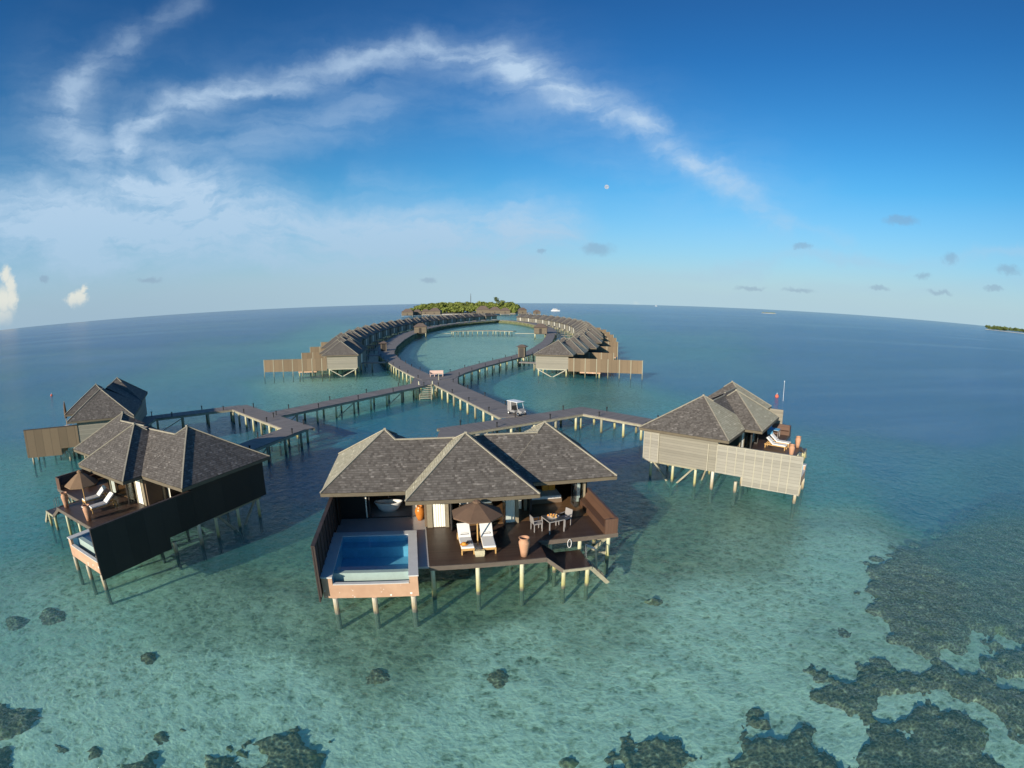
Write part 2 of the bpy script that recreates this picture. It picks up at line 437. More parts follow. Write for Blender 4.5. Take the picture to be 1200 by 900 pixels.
    MB().box(4.45, 13.85, 5.72, 11.7, DZ-.055, DZ+.006).build('room_floor', M['interior'], R)
    # bedroom partitions
    if detail:
        MB().box(4.3, 4.42, 5.75, 11.7, DZ, 3.86).build('partition_wall', M['inwall'], R)
        MB().box(9.4, 9.52, 7.4, 11.7, DZ, 3.86).build('partition_wall', M['inwall'], R)
        MB().box(-.45, -.4, 6.3, 11.7, DZ, 3.86).build('inner_wall', M['darkwall'], R)
        MB().box(-.4, 1.0, 7.2, 7.28, DZ, 3.86).build('screen_door', M['darkwall'], R)
        MB().box(4.43, 4.72, 5.62, 5.72, DZ, 3.86).build('cream_wall', M['cream'], R)
        MB().box(8.0, 13.8, 11.6, 11.7, DZ, 3.86).build('inner_back_wall', M['inwall'], R)
        # columns, curtains, folded doors
        for x, y in ((5.5, 5.66), (9.28, 5.62), (13.75, 7.75), (10.1, 7.3), (4.3, 7.1)):
            MB().box(x-.09, x+.09, y-.09, y+.09, DZ, 3.88).build('column', M['cream'], R)
        for x, y, w_ in ((5.08, 5.6, .62), (8.92, 5.6, .5), (3.95, 7.3, .22), (13.35, 7.85, .42), (9.75, 7.45, .3)):
            c = MB(); n = 10; pts = []
            for i in range(n+1):
                pts.append((x-w_/2+w_*i/n, y+.016*sin(i*PI*.9)))
            for i in range(n):
                (a, b), (c1, d1) = pts[i], pts[i+1]
                c.face([(a, b, DZ+.03), (c1, d1, DZ+.03), (c1, d1, 3.8), (a, b, 3.8)])
            c.build('curtain', M['curtain'], R)
        for x, y0 in ((5.68, 4.95), (5.75, 5.05), (8.55, 5.05), (10.25, 6.6), (10.33, 6.7), (13.05, 6.95), (13.0, 7.05)):
            d = MB()
            y1 = y0+.75
            for a, b, z0, z1 in ((y0, y0+.07, DZ+.01, 3.8), (y1-.07, y1, DZ+.01, 3.8), (y0, y1, DZ+.01, DZ+.12), (y0, y1, 3.7, 3.8)): d.box(x-.02, x+.02, a, b, z0, z1)
            dd = d.build('folding_door', M['frame'], R)
            MB().box(x-.004, x+.004, y0+.07, y1-.07, DZ+.12, 3.7).build('door_glass', M['glass'], dd)
        b = MB()
        for a, c_ in ((1.0, 7.24), (4.15, 7.24), (1.25, 7.24)): b.box(a-.03, a+.03, c_-.03, c_+.03, DZ, 3.86)
        b.box(1.0, 4.15, 7.2, 7.28, DZ+.01, DZ+.05); b.build('sliding_frame', M['frame'], R)
        w1 = MB(); w1.box(1.03, 1.1, 7.19, 7.25, DZ+.05, 3.86); w1.build('white_jamb', M['curtain'], R)
        MB().box(4.2, 9.3, 5.60, 5.68, 3.70, 3.87).build('lintel', M['cream'], R)
        vb = MB(); vb.box(2.6, 4.2, 10.9, 11.5, DZ, 2.6); vb.build('vanity', M['coping'], R)
    else:
        MB().box(-.4, 13.8, 7.6, 7.7, DZ, 3.86).build('room_front', M['darkwall'], R)
    # pool -------------------------------------------------------------------
    pw = MB(); g_ = -pe
    pw.box(-.5, 3.8, .1+g_, .26+g_, .86, 1.56); pw.box(-.5, 3.8, 4.7, 4.86, 1.5, 1.9); pw.box(-.5, -.34, .26+g_, 3.85, .86, 1.9); pw.box(-.5, -.34, 3.85, 4.7, 1.5, 1.9); pw.box(3.64, 3.8, .26+g_, 4.7, .86, 1.9)
    pw.box(-.5, -.02, .1+g_, .26+g_, 1.56, 1.9); pw.box(3.42, 3.8, .1+g_, .26+g_, 1.56, 1.9); pw.box(-.34, 3.64, .26+g_, 3.85, .86, .95); pw.box(-.34, 3.64, 3.85, 4.69, 1.5, 1.54); pw.box(-.33, 3.63, 3.86, 3.9, .86, 1.5)
    pool = pw.build('plunge_pool', M['peach'], R)
    lb = MB(); lb.box(-.04, 3.44, .9+g_, 3.84, .96, 1.0); lb.box(-.04, 3.44, 3.80, 4.5, 1.545, 1.58); lb.box(-.015, 3.41, 3.80, 3.84, 1.003, 1.54); lb.box(-.34, -.02, .26+g_, 3.84, .96, 1.885); lb.box(-.34, -.02, 3.84, 4.7, 1.545, 1.885); lb.box(3.42, 3.64, .26+g_, 4.7, .96, 1.885); lb.box(-.02, 3.42, 4.46, 4.69, 1.545, 1.885)
    lb.build('pool_lining', M['lining'], pool)
    MB().box(-.02, 3.42, .62+g_, .9+g_, .96, 1.86).build('infinity_edge', M['ledge'], pool)
    MB().box(-.02, 3.42, .27+g_, .61+g_, .96, 1.30).build('pebble_trough', M['pebble'], pool)
    cp = MB(); cp.box(-.53, .0, .06+g_, 4.45, 1.9, 1.96); cp.box(3.40, 3.84, .06+g_, 4.45, 1.9, 1.96); cp.box(-.53, 3.84, 4.45, 4.9, 1.9, 1.962); cp.box(0, 3.40, .06+g_, .27+g_, 1.562, 1.6)
    cp.build('pool_coping', M['coping'], pool)
    MB().face([(.0, .86+g_, 1.868), (3.41, .86+g_, 1.868), (3.41, 4.46, 1.868), (0, 4.46, 1.868)]).build('pool_water', M['poolwater'], pool)
    # parapet bench on the far side -----------------------------------------------
    q = MB(); q.box(14.0, 14.14, 3.1, 7.9, DZ, 2.62); q.box(13.42, 14.14, 3.03, 3.12, DZ-.2, 2.6); q.box(13.42, 14.0, 3.12, 7.6, DZ, 2.12)
    q.face([(13.75, 3.12, 2.13), (13.75, 7.6, 2.13), (14.0, 7.6, 2.6), (14.0, 3.12, 2.6)][::-1])
    q.build('parapet_bench', timber_bench, R)
    if extra_screen:
        sc = MB(); sc.box(14.2, 14.28, 4.0, 7.9, 1.75, 4.0)
        for v in (4.03, 5.3, 6.6): sc.box(14.12, 14.2, v-.04, v+.04, 1.7, 4.02)
        sc.build('end_screen', M['tanwall'], R)
    # stairs and landing down to the water ---------------------------------------------
    if detail:
        st = MB(); n = 6
        for i in range(n):
            t = i/n; x = 9.86+.78*t; z = DZ-.09-.6*t
            st.face([(x, 1.35-.3*t, z), (x+.78/n+.02, 1.35-.3*(t+1/n), z), (x+.78/n+.02, 3.0, z), (x, 3.0, z)])
            st.face([(x, 1.35-.3*t, z), (x, 3.0, z), (x, 3.0, z+.12), (x, 1.35-.3*t, z+.12)])
        st.build('stair_treads', M['decklow'], R)
        MB().bar((9.84, 1.24, DZ-.1), (10.66, .98, 1.02), .05, .2).build('stair_stringer', M['deckedge'], R); MB().bar((9.84, 3.04, DZ-.1), (10.66, 3.04, 1.02), .05, .2).build('stair_stringer', M['deckedge'], R)
        ld = MB(); ld.box(10.64, 12.05, 1.0, 2.9, 1.04, 1.1); ln = ld.build('landing', M['decklow'], R)
        MB().box(10.62, 12.07, .93, .998, .98, 1.11).build('landing_edge', M['beam'], ln)
        sw = MB(); sw.bar((12.05, 1.05, 1.02), (13.0, 1.05, .0), .09, .2); sw.bar((12.05, 1.9, 1.02), (13.0, 1.9, .0), .09, .2)
        for i in range(4):
            t = (i+.5)/4; sw.box(12.05+.95*t-.12, 12.05+.95*t+.12, 1.05, 1.9, .98-t, 1.01-t)
        sw.build('swim_steps', M['beam'], R)
        hr = MB()
        for y in (1.95, 2.15): hr.tube((12.1, y, 1.1), (12.1, y, 1.75), .025); hr.tube((12.1, y, 1.75), (12.6, y, 1.5), .025); hr.tube((12.6, y, 1.5), (12.75, y, .1), .025)
        hr.build('handrail', M['metal'], R)
    # piles ---------------------------------------------------------------------------
    if detail:
        P = [(-.0, .14-pe, .86, 'pilew'), (1.79, .14-pe, .86, 'pilew'), (3.55, .14-pe, .86, 'pilew'), (0, 4.5, .86, 'pilew'), (3.55, 4.5, .86, 'pilew'), (1.79, 4.5, .86, 'pilew')]
        for x in (4.5, 6.6, 8.7): P += [(x, 1.32, 1.6, 'pile'), (x, 4.4, 1.6, 'pile')]
        for x in (-.3, 3.2, 6.6, 10, 13.7): P += [(x, 7.7, 1.6, 'pile'), (x, 11.5, 1.6, 'pile')]
        P += [(-.3, 9.6, 1.5, 'pile'), (-.3, 6.3, 1.5, 'pilew')]
        P += [(10.7, 1.1, 1.0, 'pile'), (11.9, 1.1, 1.0, 'pile'), (10.7, 2.8, 1.0, 'pile'), (11.9, 2.8, 1.0, 'pile'), (13.8, 3.4, 1.6, 'pile'), (10.6, 3.4, 1.6, 'pile'), (12.2, 3.4, 1.6, 'pile'), (13.8, 5.6, 1.6, 'pile')]
        for x, y, zt, mm in P:
            MB().tube((x, y, -1.5), (x, y, zt), .125 if mm == 'pilew' else .105, n=10).build('pile', M[mm], R)
        br = [((-.3, 11.4, 1.5), (-.3, 9.6, -.5)), ((-.3, 7.8, 1.5), (-.3, 9.6, -.5)), ((13.8, 3.5, 1.3), (13.8, 5.5, .3)), ((12.3, 3.5, .1), (13.7, 3.5, 1.3)),
              ((10.7, 4.5, .2), (10.7, 6.6, 1.4)), ((6.6, 7.7, 1.4), (8.6, 7.7, -.2)), ((3.2, 7.7, 1.4), (1.2, 7.7, -.2))]
        for a, b in br: MB().bar(a, b, .11, .13).build('brace', M['beam'], R)
        MB().bar((-.4, 7.6, 1.42), (-.4, 11.7, 1.42), .14, .16).build('bearer', M['beam'], R)
        MB().bar((12.0, 3.45, .45), (13.9, 3.45, .45), .1, .16).build('bearer', M['beam'], R)
    else:
        for x in (-.3, 4, 8, 13.5):
            for y in (1.5, 6.4, 11.6):
                if x < 3 and y < 2: y = .3
                MB().tube((x, y, -1.5), (x, y, 1.5), .13, n=6).build('pile', M['pile'], R)
        b = MB(); b.bar((-.45, 6.3, 1.4), (-.45, 11.9, 1.4), .18, .2); b.build('bearer', M['batten'], R)
        for a, c in (((-.45, 6.5, 1.3), (-.45, 9, -.1)), ((-.45, 11.7, 1.3), (-.45, 9, -.1))): MB().bar(a, c, .14, .14).build('brace', M['batten'], R)
    MIR = False
    return R

timber_bench = timber('bench_boards', (.115, .062, .04), .16, 'x', .3, .5, .05)

VF = {1: ((-7.841, 19.497), .183, 0), 2: ((-20.636, 18.988), -.33, 1), 3: ((19.948, 31.806), .871, 0), 4: ((-47.43, 35.165), -.999, 1),
      5: ((-41.66, 96.8), -1.43, 1), 6: ((16.2, 94.4), 1.31, 0)}
def W(i, u, v, z=0.0):
    O, T, m = VF[i]
    if m: u = -u
    return (O[0]+u*cos(T)-v*sin(T), O[1]+u*sin(T)+v*cos(T), z)
def place(R, i): O, T, m = VF[i]; R.location = (O[0], O[1], 0); R.rotation_euler = (0, 0, T); return R

NB = ((), (), ())
G1 = 'large stilt villas reached by the boardwalks'
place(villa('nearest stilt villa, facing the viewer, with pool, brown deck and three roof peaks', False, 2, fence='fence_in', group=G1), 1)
place(villa('stilt villa at lower left with a long black side wall towards the viewer', True, 2, painted_sun=NB, group=G1, fence_front=-1.0, pe=.85), 2)
place(villa('stilt villa on the right with a silver-grey boarded wall towards the viewer', False, 2, wall='tanwall', fence='greywall', painted_sun=(('f',), ('f',), ('f',)), group=G1, side_stripes=True, extra_screen=True, fence_front=-.5, pe=.3), 3)
place(villa('farthest left stilt villa, partly hidden behind the black-walled one, with tan fence', True, 2, wall='tanwall', fence='tanfence', painted_sun=NB, group=G1), 4)

# ================================================================= furniture
def item(name, label, cat, i, u, v, z=DZ, rot=0.0, group=None):
    O, T, m = VF[i]; p = W(i, u, v, z)
    return thing(name, label, cat, p, T+(-rot if m else rot), group)

def lounger(label, i, u, v, rot, stripes=False):
    R = item('sun_lounger', label, 'sun lounger', i, u, v, DZ, rot, 'sun loungers on the villa decks')
    f = MB()
    for x in (-.31, .27): f.box(x, x+.05, 0, 1.95, .26, .33)
    for y in (0, .9, 1.9): f.box(-.26, .27, y, y+.05, .27, .33)
    f.box(-.31, .32, -.03, 0, .24, .34); f.build('frame', M['teak'], R)
    for x in (-.29, .29):
        for y in (.03, 1.85): MB().box(x-.03, x+.03, y-.03, y+.04, 0, .26).build('leg', M['teak'], R)
    seat = MB(); seat.box(-.31, .31, -.01, 1.22, .335, .43)
    mt = seat.build('mattress', M['cushion'], R, bevel=.025)
    a = radians(38); L = .8; y0, z0 = 1.2, .36
    c, s_ = cos(a), sin(a)
    bk = MB(); v = []
    for x in (-.31, .31):
        for (d, h) in ((0, 0), (L, 0), (L, .1), (0, .1)): v.append((x, y0+d*c-h*s_, z0+d*s_+h*c))
    bk.mesh(v, [(0, 1, 2, 3), (7, 6, 5, 4), (0, 4, 5, 1), (1, 5, 6, 2), (2, 6, 7, 3), (3, 7, 4, 0)])
    bk.build('backrest', M['cushion'], R, bevel=.02)
    MB().bar((0, y0+.5*c, z0+.5*s_-.03), (0, 1.85, .3), .5, .03).build('backrest_prop', M['teak'], R)
    if stripes:
        sb = MB()
        for k in range(5): x = -.25+.125*k; sb.box(x-.02, x+.02, .0, 1.2, .431, .435)
        sb.build('stripe', M['navy'], mt)
    else:
        MB().box(-.2, .2, 1.24, 1.42, .47, .55).build('folded_towel', M['towel'], R)
        MB().box(-.17, .17, 1.26, 1.40, .551, .585).build('towel_top', M['cushion'], R)
    return R

lounger('white sun lounger under the brown parasol, left of the pair, with hat on it', 1, 6.25, 2.15, .03)
lounger('white sun lounger under the brown parasol, right of the pair, nothing lying on it', 1, 7.28, 2.1, -.03)
lounger('striped sun lounger nearest the pool edge on the black-walled villa', 2, 6.75, 2.45, .12, True)
lounger('sun lounger half under the tan parasol on the black-walled villa', 2, 8.5, 2.8, .12, True)
lounger('white sun lounger with raised back, nearer of two on right villa deck', 3, 7.9, 2.3, -.1)
lounger('white sun lounger, farther of two on the right villa deck', 3, 9.1, 2.2, -.1)

def parasol(label, i, u, v, r=1.28, rim=3.58, top=4.15, canvas='canvas', name='parasol'):
    R = item(name, label, 'parasol', i, u, v)
    MB().tube((0, 0, .06), (0, 0, top-DZ), .035).build('pole', M['teak'], R)
    MB().box(-.28, .28, -.28, .28, 0, .07).build('base', M['coping'], R)
    c = MB(); n = 8; zt = top-DZ; zr = rim-DZ
    mid = .52; vs = [(0, 0, zt)]
    for k, (q, z) in enumerate(((.45, zr+(zt-zr)*.60), (1, zr))):
        for j in range(n): a = 2*PI*(j+.5)/n; vs.append((r*q*cos(a), r*q*sin(a), z))
    fs = [(0, 1+j, 1+(j+1) % n) for j in range(n)]+[(1+j, 9+j, 9+(j+1) % n, 1+(j+1) % n) for j in range(n)]
    c.mesh(vs, fs)
    # a hanging hem gives the cloth an edge
    for j in range(n):
        a, b = vs[9+j], vs[9+(j+1) % n]
        c.face([(a[0], a[1], a[2]-.06), (b[0], b[1], b[2]-.06), b, a])
    cn = c.build('canopy', M[canvas], R)
    MB().lathe(0, 0, [(.22, zt-.02), (.18, zt+.05), (.02, zt+.12)], 8).build('canopy_vent', M[canvas], cn)
    for j in range(n):
        a = 2*PI*(j+.5)/n; MB().bar((0, 0, zt-.06), (r*.98*cos(a), r*.98*sin(a), zr-.02), .02).build('rib', M['teak'], R)
    return R
parasol('open brown parasol over the two white loungers on the nearest villa', 1, 6.82, 3.0)
parasol('open tan parasol on the deck of the black-walled villa', 2, 8.1, 2.75, 1.25, 3.4, 4.15, 'canvas_tan')

def closed_parasol(label, i, u, v):
    R = item('closed_parasol', label, 'parasol', i, u, v)
    MB().tube((0, 0, 0), (0, 0, 2.9), .035).build('pole', M['teak'], R)
    MB().lathe(0, 0, [(.03, 2.85), (.13, 2.5), (.2, 1.5), (.17, .95), (.05, .9)], 8).build('canopy', M['canvas'], R)
    MB().box(-.3, .3, -.3, .3, 0, .08).build('base', M['coping'], R)
closed_parasol('furled dark parasol on the far left villa above the tan fence', 4, 9.9, 1.8)

def pot(label, i, u, v, s=1.0, m='terracotta', cat='pot', name='terracotta_pot', jar=False):
    R = item(name, label, cat, i, u, v, DZ, 0, 'tall clay pots on the decks' if not jar else None)
    if jar: prof = [(.0, 0), (.13, 0), (.2, .2), (.26, .5), (.2, .68), (.13, .74), (.17, .8), (.13, .8), (.11, .72), (.17, .6), (0, .3)]
    else: prof = [(0, 0), (.16, 0), (.2, .3), (.265, .68), (.27, .76), (.2, .86), (.235, .95), (.27, .98), (.22, .98), (.17, .88), (.2, .7), (0, .5)]
    MB().lathe(0, 0, [(r*s, z*s) for r, z in prof], 20).build('vessel', M[m], R, smooth=True)
    MB().lathe(0, 0, [(0, .62*s), (.19*s, .63*s)], 16).build('soil', M['pebble'], R)
pot('tall terracotta pot at the head of the steps on the nearest villa', 1, 8.86, 1.62)
pot('terracotta pot beside the tan parasol at deck corner, black-walled villa', 2, 9.45, 1.75)
pot('terracotta pot beside the pool edge, black-walled villa', 2, 5.66, 1.7)
pot('terracotta pot nearer the grey fence on the right villa', 3, 6.2, 1.5)
pot('terracotta pot at the outer deck corner of the right villa', 3, 9.4, 1.5)
pot('glossy orange jar against the cream wall between bathroom and bedroom', 1, 4.05, 6.75, 1.05, 'orangejar', 'jar', 'orange_jar', True)

# bag, sandals, hat, bath, sofa, table, chairs on the nearest villa
R = item('beach_bag', 'beige canvas bag standing on deck between the loungers', 'bag', 1, 6.78, 1.98)
b = MB(); vs = []
for z, w, d in ((0, .2, .1), (.12, .23, .13), (.3, .24, .07)):
    for x, y in ((-w, -d), (w, -d), (w, d), (-w, d)): vs.append((x, y, z))
b.mesh(vs, [(3, 2, 1, 0)]+[(4*k+j, 4*k+(j+1) % 4, 4*k+4+(j+1) % 4, 4*k+4+j) for k in (0, 1) for j in range(4)]); b.build('bag_body', M['bag'], R)
h = MB()
for y in (-.07, .07):
    pts = [(-.1, y, .3), (-.07, y, .42), (.07, y, .42), (.1, y, .3)]
    h = MB()
    for k in range(3): h.tube(pts[k], pts[k+1], .012, n=5)
    h.build('handle', M['towel'], R)
R = item('straw_hat', 'straw hat and dark wrap lying on the left lounger', 'hat', 1, 6.1, 2.45, DZ+.44)
MB().lathe(0, 0, [(.2, 0), (.11, .015), (.1, .09), (.0, .11)], 16).build('brim', M['orange'], R)
w = MB()
for k in range(7): w.bar((.1+.04*k, .02+.05*sin(k*1.7), .015), (.2+.03*k, .3+.04*cos(k*2.1), .02+.01*(k % 2)), .035, .02)
w.build('dark_wrap', M['towel'], R)

R = item('bathtub', 'white oval freestanding bathtub behind the terrace', 'bathtub', 1, 2.25, 8.25, DZ+.01)
n = 28; vs = []; fs = []
prof = [(.0, .0), (.45, .0), (.62, .2), (.80, .48), (.86, .55), (.80, .56), (.72, .5), (.55, .22), (.0, .14)]
for r, z in prof:
    for k in range(n): a = 2*PI*k/n; vs.append((r*cos(a), r*.48*sin(a), z+.05*abs(cos(a))**2*(r > .7)))
for k in range(len(prof)-1):
    for j in range(n): fs.append((k*n+j, k*n+(j+1) % n, (k+1)*n+(j+1) % n, (k+1)*n+j))
MB().mesh(vs, fs).build('tub_shell', M['white'], R, smooth=True)
MB().tube((0, .5, 0), (0, .5, .85), .02).tube((0, .5, .85), (0, .3, .85), .02).build('tap', M['metal'], R)

R = item('daybed', 'low daybed with white mattress and orange cushions in the open bedroom', 'daybed', 1, 11.5, 8.6)
MB().box(-1.0, 1.0, -.55, .75, 0, .25).build('base', M['inwall'], R)
MB().box(-.98, .98, -.53, .73, .25, .45).build('mattress', M['cushion'], R, bevel=.04)
for x in (.2, .62): MB().box(x-.2, x+.2, .35, .5, .46, .86).build('cushion', M['orange'], R, bevel=.04)
R = item('bed', 'double bed with white sheets and red throw behind the parasol', 'bed', 1, 7.3, 9.0)
MB().box(-1, 1, -1.1, 1.1, 0, .3).build('base', M['inwall'], R)
MB().box(-.96, .96, -1.06, 1.06, .3, .58).build('mattress', M['cushion'], R, bevel=.05)
MB().box(-.97, .97, -1.075, -.55, .585, .6).build('throw', M['orange'], R)
for x in (-.45, .45): MB().box(x-.3, x+.3, .6, .95, .6, .78).build('pillow', M['cushion'], R, bevel=.05)

def table(label, i, u, v, top='glasstop', rot=0.0):
    R = item('dining_table', label, 'table', i, u, v, DZ, rot, 'outdoor tables')
    MB().box(-.46, .46, -.46, .46, .71, .74).build('tabletop', M[top], R)
    fr = MB()
    for a in (-.46, .42): fr.box(a, a+.04, -.46, .46, .66, .705); fr.box(-.42, .42, a, a+.04, .66, .705)
    fr.build('table_frame', M['greyframe'], R)
    for x in (-.43, .43):
        for y in (-.43, .43): MB().box(x-.025, x+.025, y-.025, y+.025, 0, .66).build('leg', M['greyframe'], R)
def chair(label, i, u, v, rot, seat='greyframe'):
    R = item('dining_chair', label, 'chair', i, u, v, DZ, rot, 'outdoor dining chairs')
    MB().box(-.25, .25, -.24, .24, .42, .46).build('seat', M[seat], R)
    b = MB(); b.bar((0, .25, .46), (0, .32, .88), .5, .03); b.build('backrest', M[seat], R)
    for x in (-.23, .23):
        for y in (-.22, .22): MB().box(x-.02, x+.02, y-.02, y+.02, 0, .42).build('leg', M['greyframe'], R)
    for x in (-.25, .25):
        MB().bar((x, -.22, .64), (x, .27, .64), .03).bar((x, -.22, .42), (x, -.22, .64), .03).build('armrest', M['greyframe'], R)
table('square dark glass table with food platter on the nearest villa', 1, 10.95, 4.25, rot=.25)
chair('grey chair left of the square glass table', 1, 10.1, 4.4, radians(100))
chair('grey chair right behind the square glass table', 1, 11.75, 4.75, radians(-60))
R = item('food_platter', 'round platter of yellow fruit on the glass table', 'platter', 1, 10.95, 4.3, DZ+.745)
MB().lathe(0, 0, [(0, 0), (.3, .01), (.33, .04)], 20).build('plate', M['white'], R)
for k in range(11):
    a = k*2.4; r = .05+.022*k; m = M['orange'] if k % 3 == 0 else M['fruit'] if 'fruit' in M else M['teak']
    MB().lathe(r*cos(a), r*sin(a), [(0, .02), (.06, .05), (.05, .1), (0, .12)], 8).build('fruit', m, R, smooth=True)
table('blue-topped table on the right villa deck', 3, 12.2, 4.3, 'blue')
chair('blue chair nearer the wall on the right villa deck', 3, 11.2, 4.5, radians(90), 'blue')
chair('blue chair by the brown parapet on the right villa deck', 3, 12.9, 4.9, radians(-60), 'blue')
R = item('daybed_mat', 'sky blue mat on the bench of the black-walled villa', 'mat', 2, 12.6, 5.2, DZ)
MB().box(-.6, .6, -.35, .35, .42, .5).build('mat', M['blue'], R, bevel=.02)
MB().box(-.65, .65, -.4, .4, .0, .42).build('mat_stand', M['interior'], R)
R = item('rope_loop', 'white rope loop hanging from the deck edge near the steps', 'rope', 1, 11.5, 2.95, 1.25)
n = 16; rg = MB()
for k in range(n):
    a, b = 2*PI*k/n, 2*PI*(k+1)/n; rg.tube((.10*cos(a), 0, .25+.24*sin(a)), (.10*cos(b), 0, .25+.24*sin(b)), .016, n=6)
rg.build('loop', M['white'], R)

# ================================================================= boardwalks
PILE = MB().tube((0, 0, -1.5), (0, 0, 1.5), .13, n=8).build('pile', M['pile'])
PILED = MB().tube((0, 0, -1.5), (0, 0, 1.5), .13, n=8).build('pile', M['piledark'])
pm_, pd_ = PILE.data, PILED.data
bpy.data.objects.remove(PILE); bpy.data.objects.remove(PILED)
WALK = [0]
def boardwalk(label, pts, w, pile_step=3.2, braces=True, dark=False):
    k = WALK[0]; WALK[0] += 1
    top = DZ+.0045*k; O = Vector((pts[0][0], pts[0][1], 0))
    R = thing('boardwalk', label, 'boardwalk', tuple(O), 0, 'plank boardwalks linking the villas')
    P = [Vector((p[0], p[1], 0))-O for p in pts]
    # mitred strip
    L = []; Rr = []
    for j, p in enumerate(P):
        a = (P[j]-P[j-1]).normalized() if j else (P[1]-P[0]).normalized()
        b = (P[j+1]-P[j]).normalized() if j < len(P)-1 else a
        d = (a+b).normalized(); n = Vector((-d.y, d.x, 0)); c = max(.5, n.dot(Vector((-a.y, a.x, 0))))
        ww = (w if not isinstance(w, (list, tuple)) else w[j])
        L.append(p+n*ww/2/c); Rr.append(p-n*ww/2/c)
    # each straight piece is one flat plank run (own object so that planks run across)
    for j in range(len(P)-1):
        a, b = P[j], P[j+1]; d = b-a; ang = atan2(d.y, d.x)
        mt = Matrix.Rotation(-ang, 4, 'Z')
        q = [mt@(x-a) for x in (Rr[j], Rr[j+1], L[j+1], L[j])]
        mb = MB()
        mb.face([(x.x, x.y, top) for x in q]); mb.face([(x.x, x.y, top-.08) for x in q][::-1])
        mb.face([(q[0].x, q[0].y, top-.08), (q[1].x, q[1].y, top-.08), (q[1].x, q[1].y, top), (q[0].x, q[0].y, top)])
        mb.face([(q[2].x, q[2].y, top-.08), (q[3].x, q[3].y, top-.08), (q[3].x, q[3].y, top), (q[2].x, q[2].y, top)])
        if j == 0: mb.face([(q[3].x, q[3].y, top-.08), (q[0].x, q[0].y, top-.08), (q[0].x, q[0].y, top), (q[3].x, q[3].y, top)])
        if j == len(P)-2: mb.face([(q[1].x, q[1].y, top-.08), (q[2].x, q[2].y, top-.08), (q[2].x, q[2].y, top), (q[1].x, q[1].y, top)])
        o = mb.build('plank_run', M['boardwalk'], R); o.location = a; o.rotation_euler = (0, 0, ang)
    bm = MB()
    for j in range(len(P)-1):
        for A in (L, Rr):
            a = A[j]*.965+P[j]*.035; b = A[j+1]*.965+P[j+1]*.035
            bm.bar((a.x, a.y, top-.19), (b.x, b.y, top-.19), .12, .2)
    bm.build('edge_beam', M['beam'], R)
    cnt = 0; s_acc = pile_step*.4
    for j in range(len(P)-1):
        d = P[j+1]-P[j]; ln = d.length; d.normalize()
        while s_acc < ln:
            p = P[j]+d*s_acc; ww = (w if not isinstance(w, (list, tuple)) else w[j]); n = Vector((-d.y, d.x, 0))*(ww/2-.2)
            for sgn in (-1, 1):
                if cnt < 98:
                    o = bpy.data.objects.new('pile', pd_ if dark or cnt % 3 == 2 else pm_); COL.objects.link(o); o.parent = R; o.location = p+n*sgn; cnt += 1
            if braces and cnt % 6 == 0 and ln > pile_step:
                e = P[j]+d*min(ln, s_acc+pile_step*.9)+n
                MB().bar((p.x+n.x, p.y+n.y, 1.4), (e.x, e.y, .1), .07, .09).build('brace', M['beam'], R)
            s_acc += pile_step
        s_acc -= ln
    return R, [p+O for p in L], [p+O for p in Rr]

J = (-11.7, 79.0)
walks = []
walks.append(('boardwalk from the junction to the left cross', boardwalk('straight boardwalk from the cross junction down to the left cross-piece', [(-12.6, 77.6), (-27.6, 52.2)], 2.9, 3.0), 'left'))
walks.append(('', boardwalk('short left cross-piece boardwalk running between the two left branches', [(-33.9, 58.2), (-20.2, 47.2)], 2.6, 2.2), 'leftcross'))
walks.append(('', boardwalk('narrow boardwalk leading to the back of the black-walled villa', [(-21.2, 48.2), (-23.2, 40.0), (-22.4, 32.0)], 2.5, 2.6, dark=True), 'black'))
walks.append(('', boardwalk('boardwalk leading left to the far left villa', [(-33.2, 58.0), (-42.3, 50.4), (-41, 46.8)], 2.2, 3.2, dark=True), 'farleft'))
walks.append(('', boardwalk('wide boardwalk from the cross junction towards the viewer, carrying the buggy', [(-11.2, 79.5), (.3, 54.0)], 3.3, 2.7), 'centre'))
walks.append(('', boardwalk('boardwalk passing behind the nearest villa roof and buggy, with one bend', [(-6.3, 47.3), (7.8, 57.1), (14.2, 50.6), (14.6, 44.6)], 2.9, 2.8), 'right'))
walks.append(('', boardwalk('stub boardwalk dropping to the back door of the nearest villa', [(-5.6, 47.9), (-5.0, 33.0)], 2.3, 3.0, dark=True), 'stub'))
walks.append(('', boardwalk('curved boardwalk from the junction to the right arm of the ring', [(-10.9, 80.6), (-9.5, 88.5), (-6.8, 97), (-2.8, 107), (1.2, 116.5), (4.6, 126), (7.2, 140), (10.6, 160), (13.4, 185), (14.8, 202)], 3.1, 3.4), 'ringr'))
walks.append(('', boardwalk('curved boardwalk from the junction to the left arm of the ring', [(-12.5, 80.6), (-15.2, 86), (-19.8, 96), (-25.4, 110), (-30.5, 125), (-34.6, 144), (-38.6, 174), (-41, 200), (-41.5, 218)], [3.1, 3.1, 3.1, 3.4, 4, 5, 5.5, 6, 6], 3.0), 'ringl'))
# the far half of the ring
fr = [(-41.5, 217), (-41.8, 245), (-39.5, 275), (-34, 305), (-26, 333), (-17, 356), (-8, 366), (0, 352), (7, 330), (12, 304), (15.5, 275), (17, 245), (16.5, 220), (14.5, 201)]
walks.append(('', boardwalk('far curved boardwalk round the back of the ring lagoon', fr, 4.6, 11, False, True), 'ringfar'))
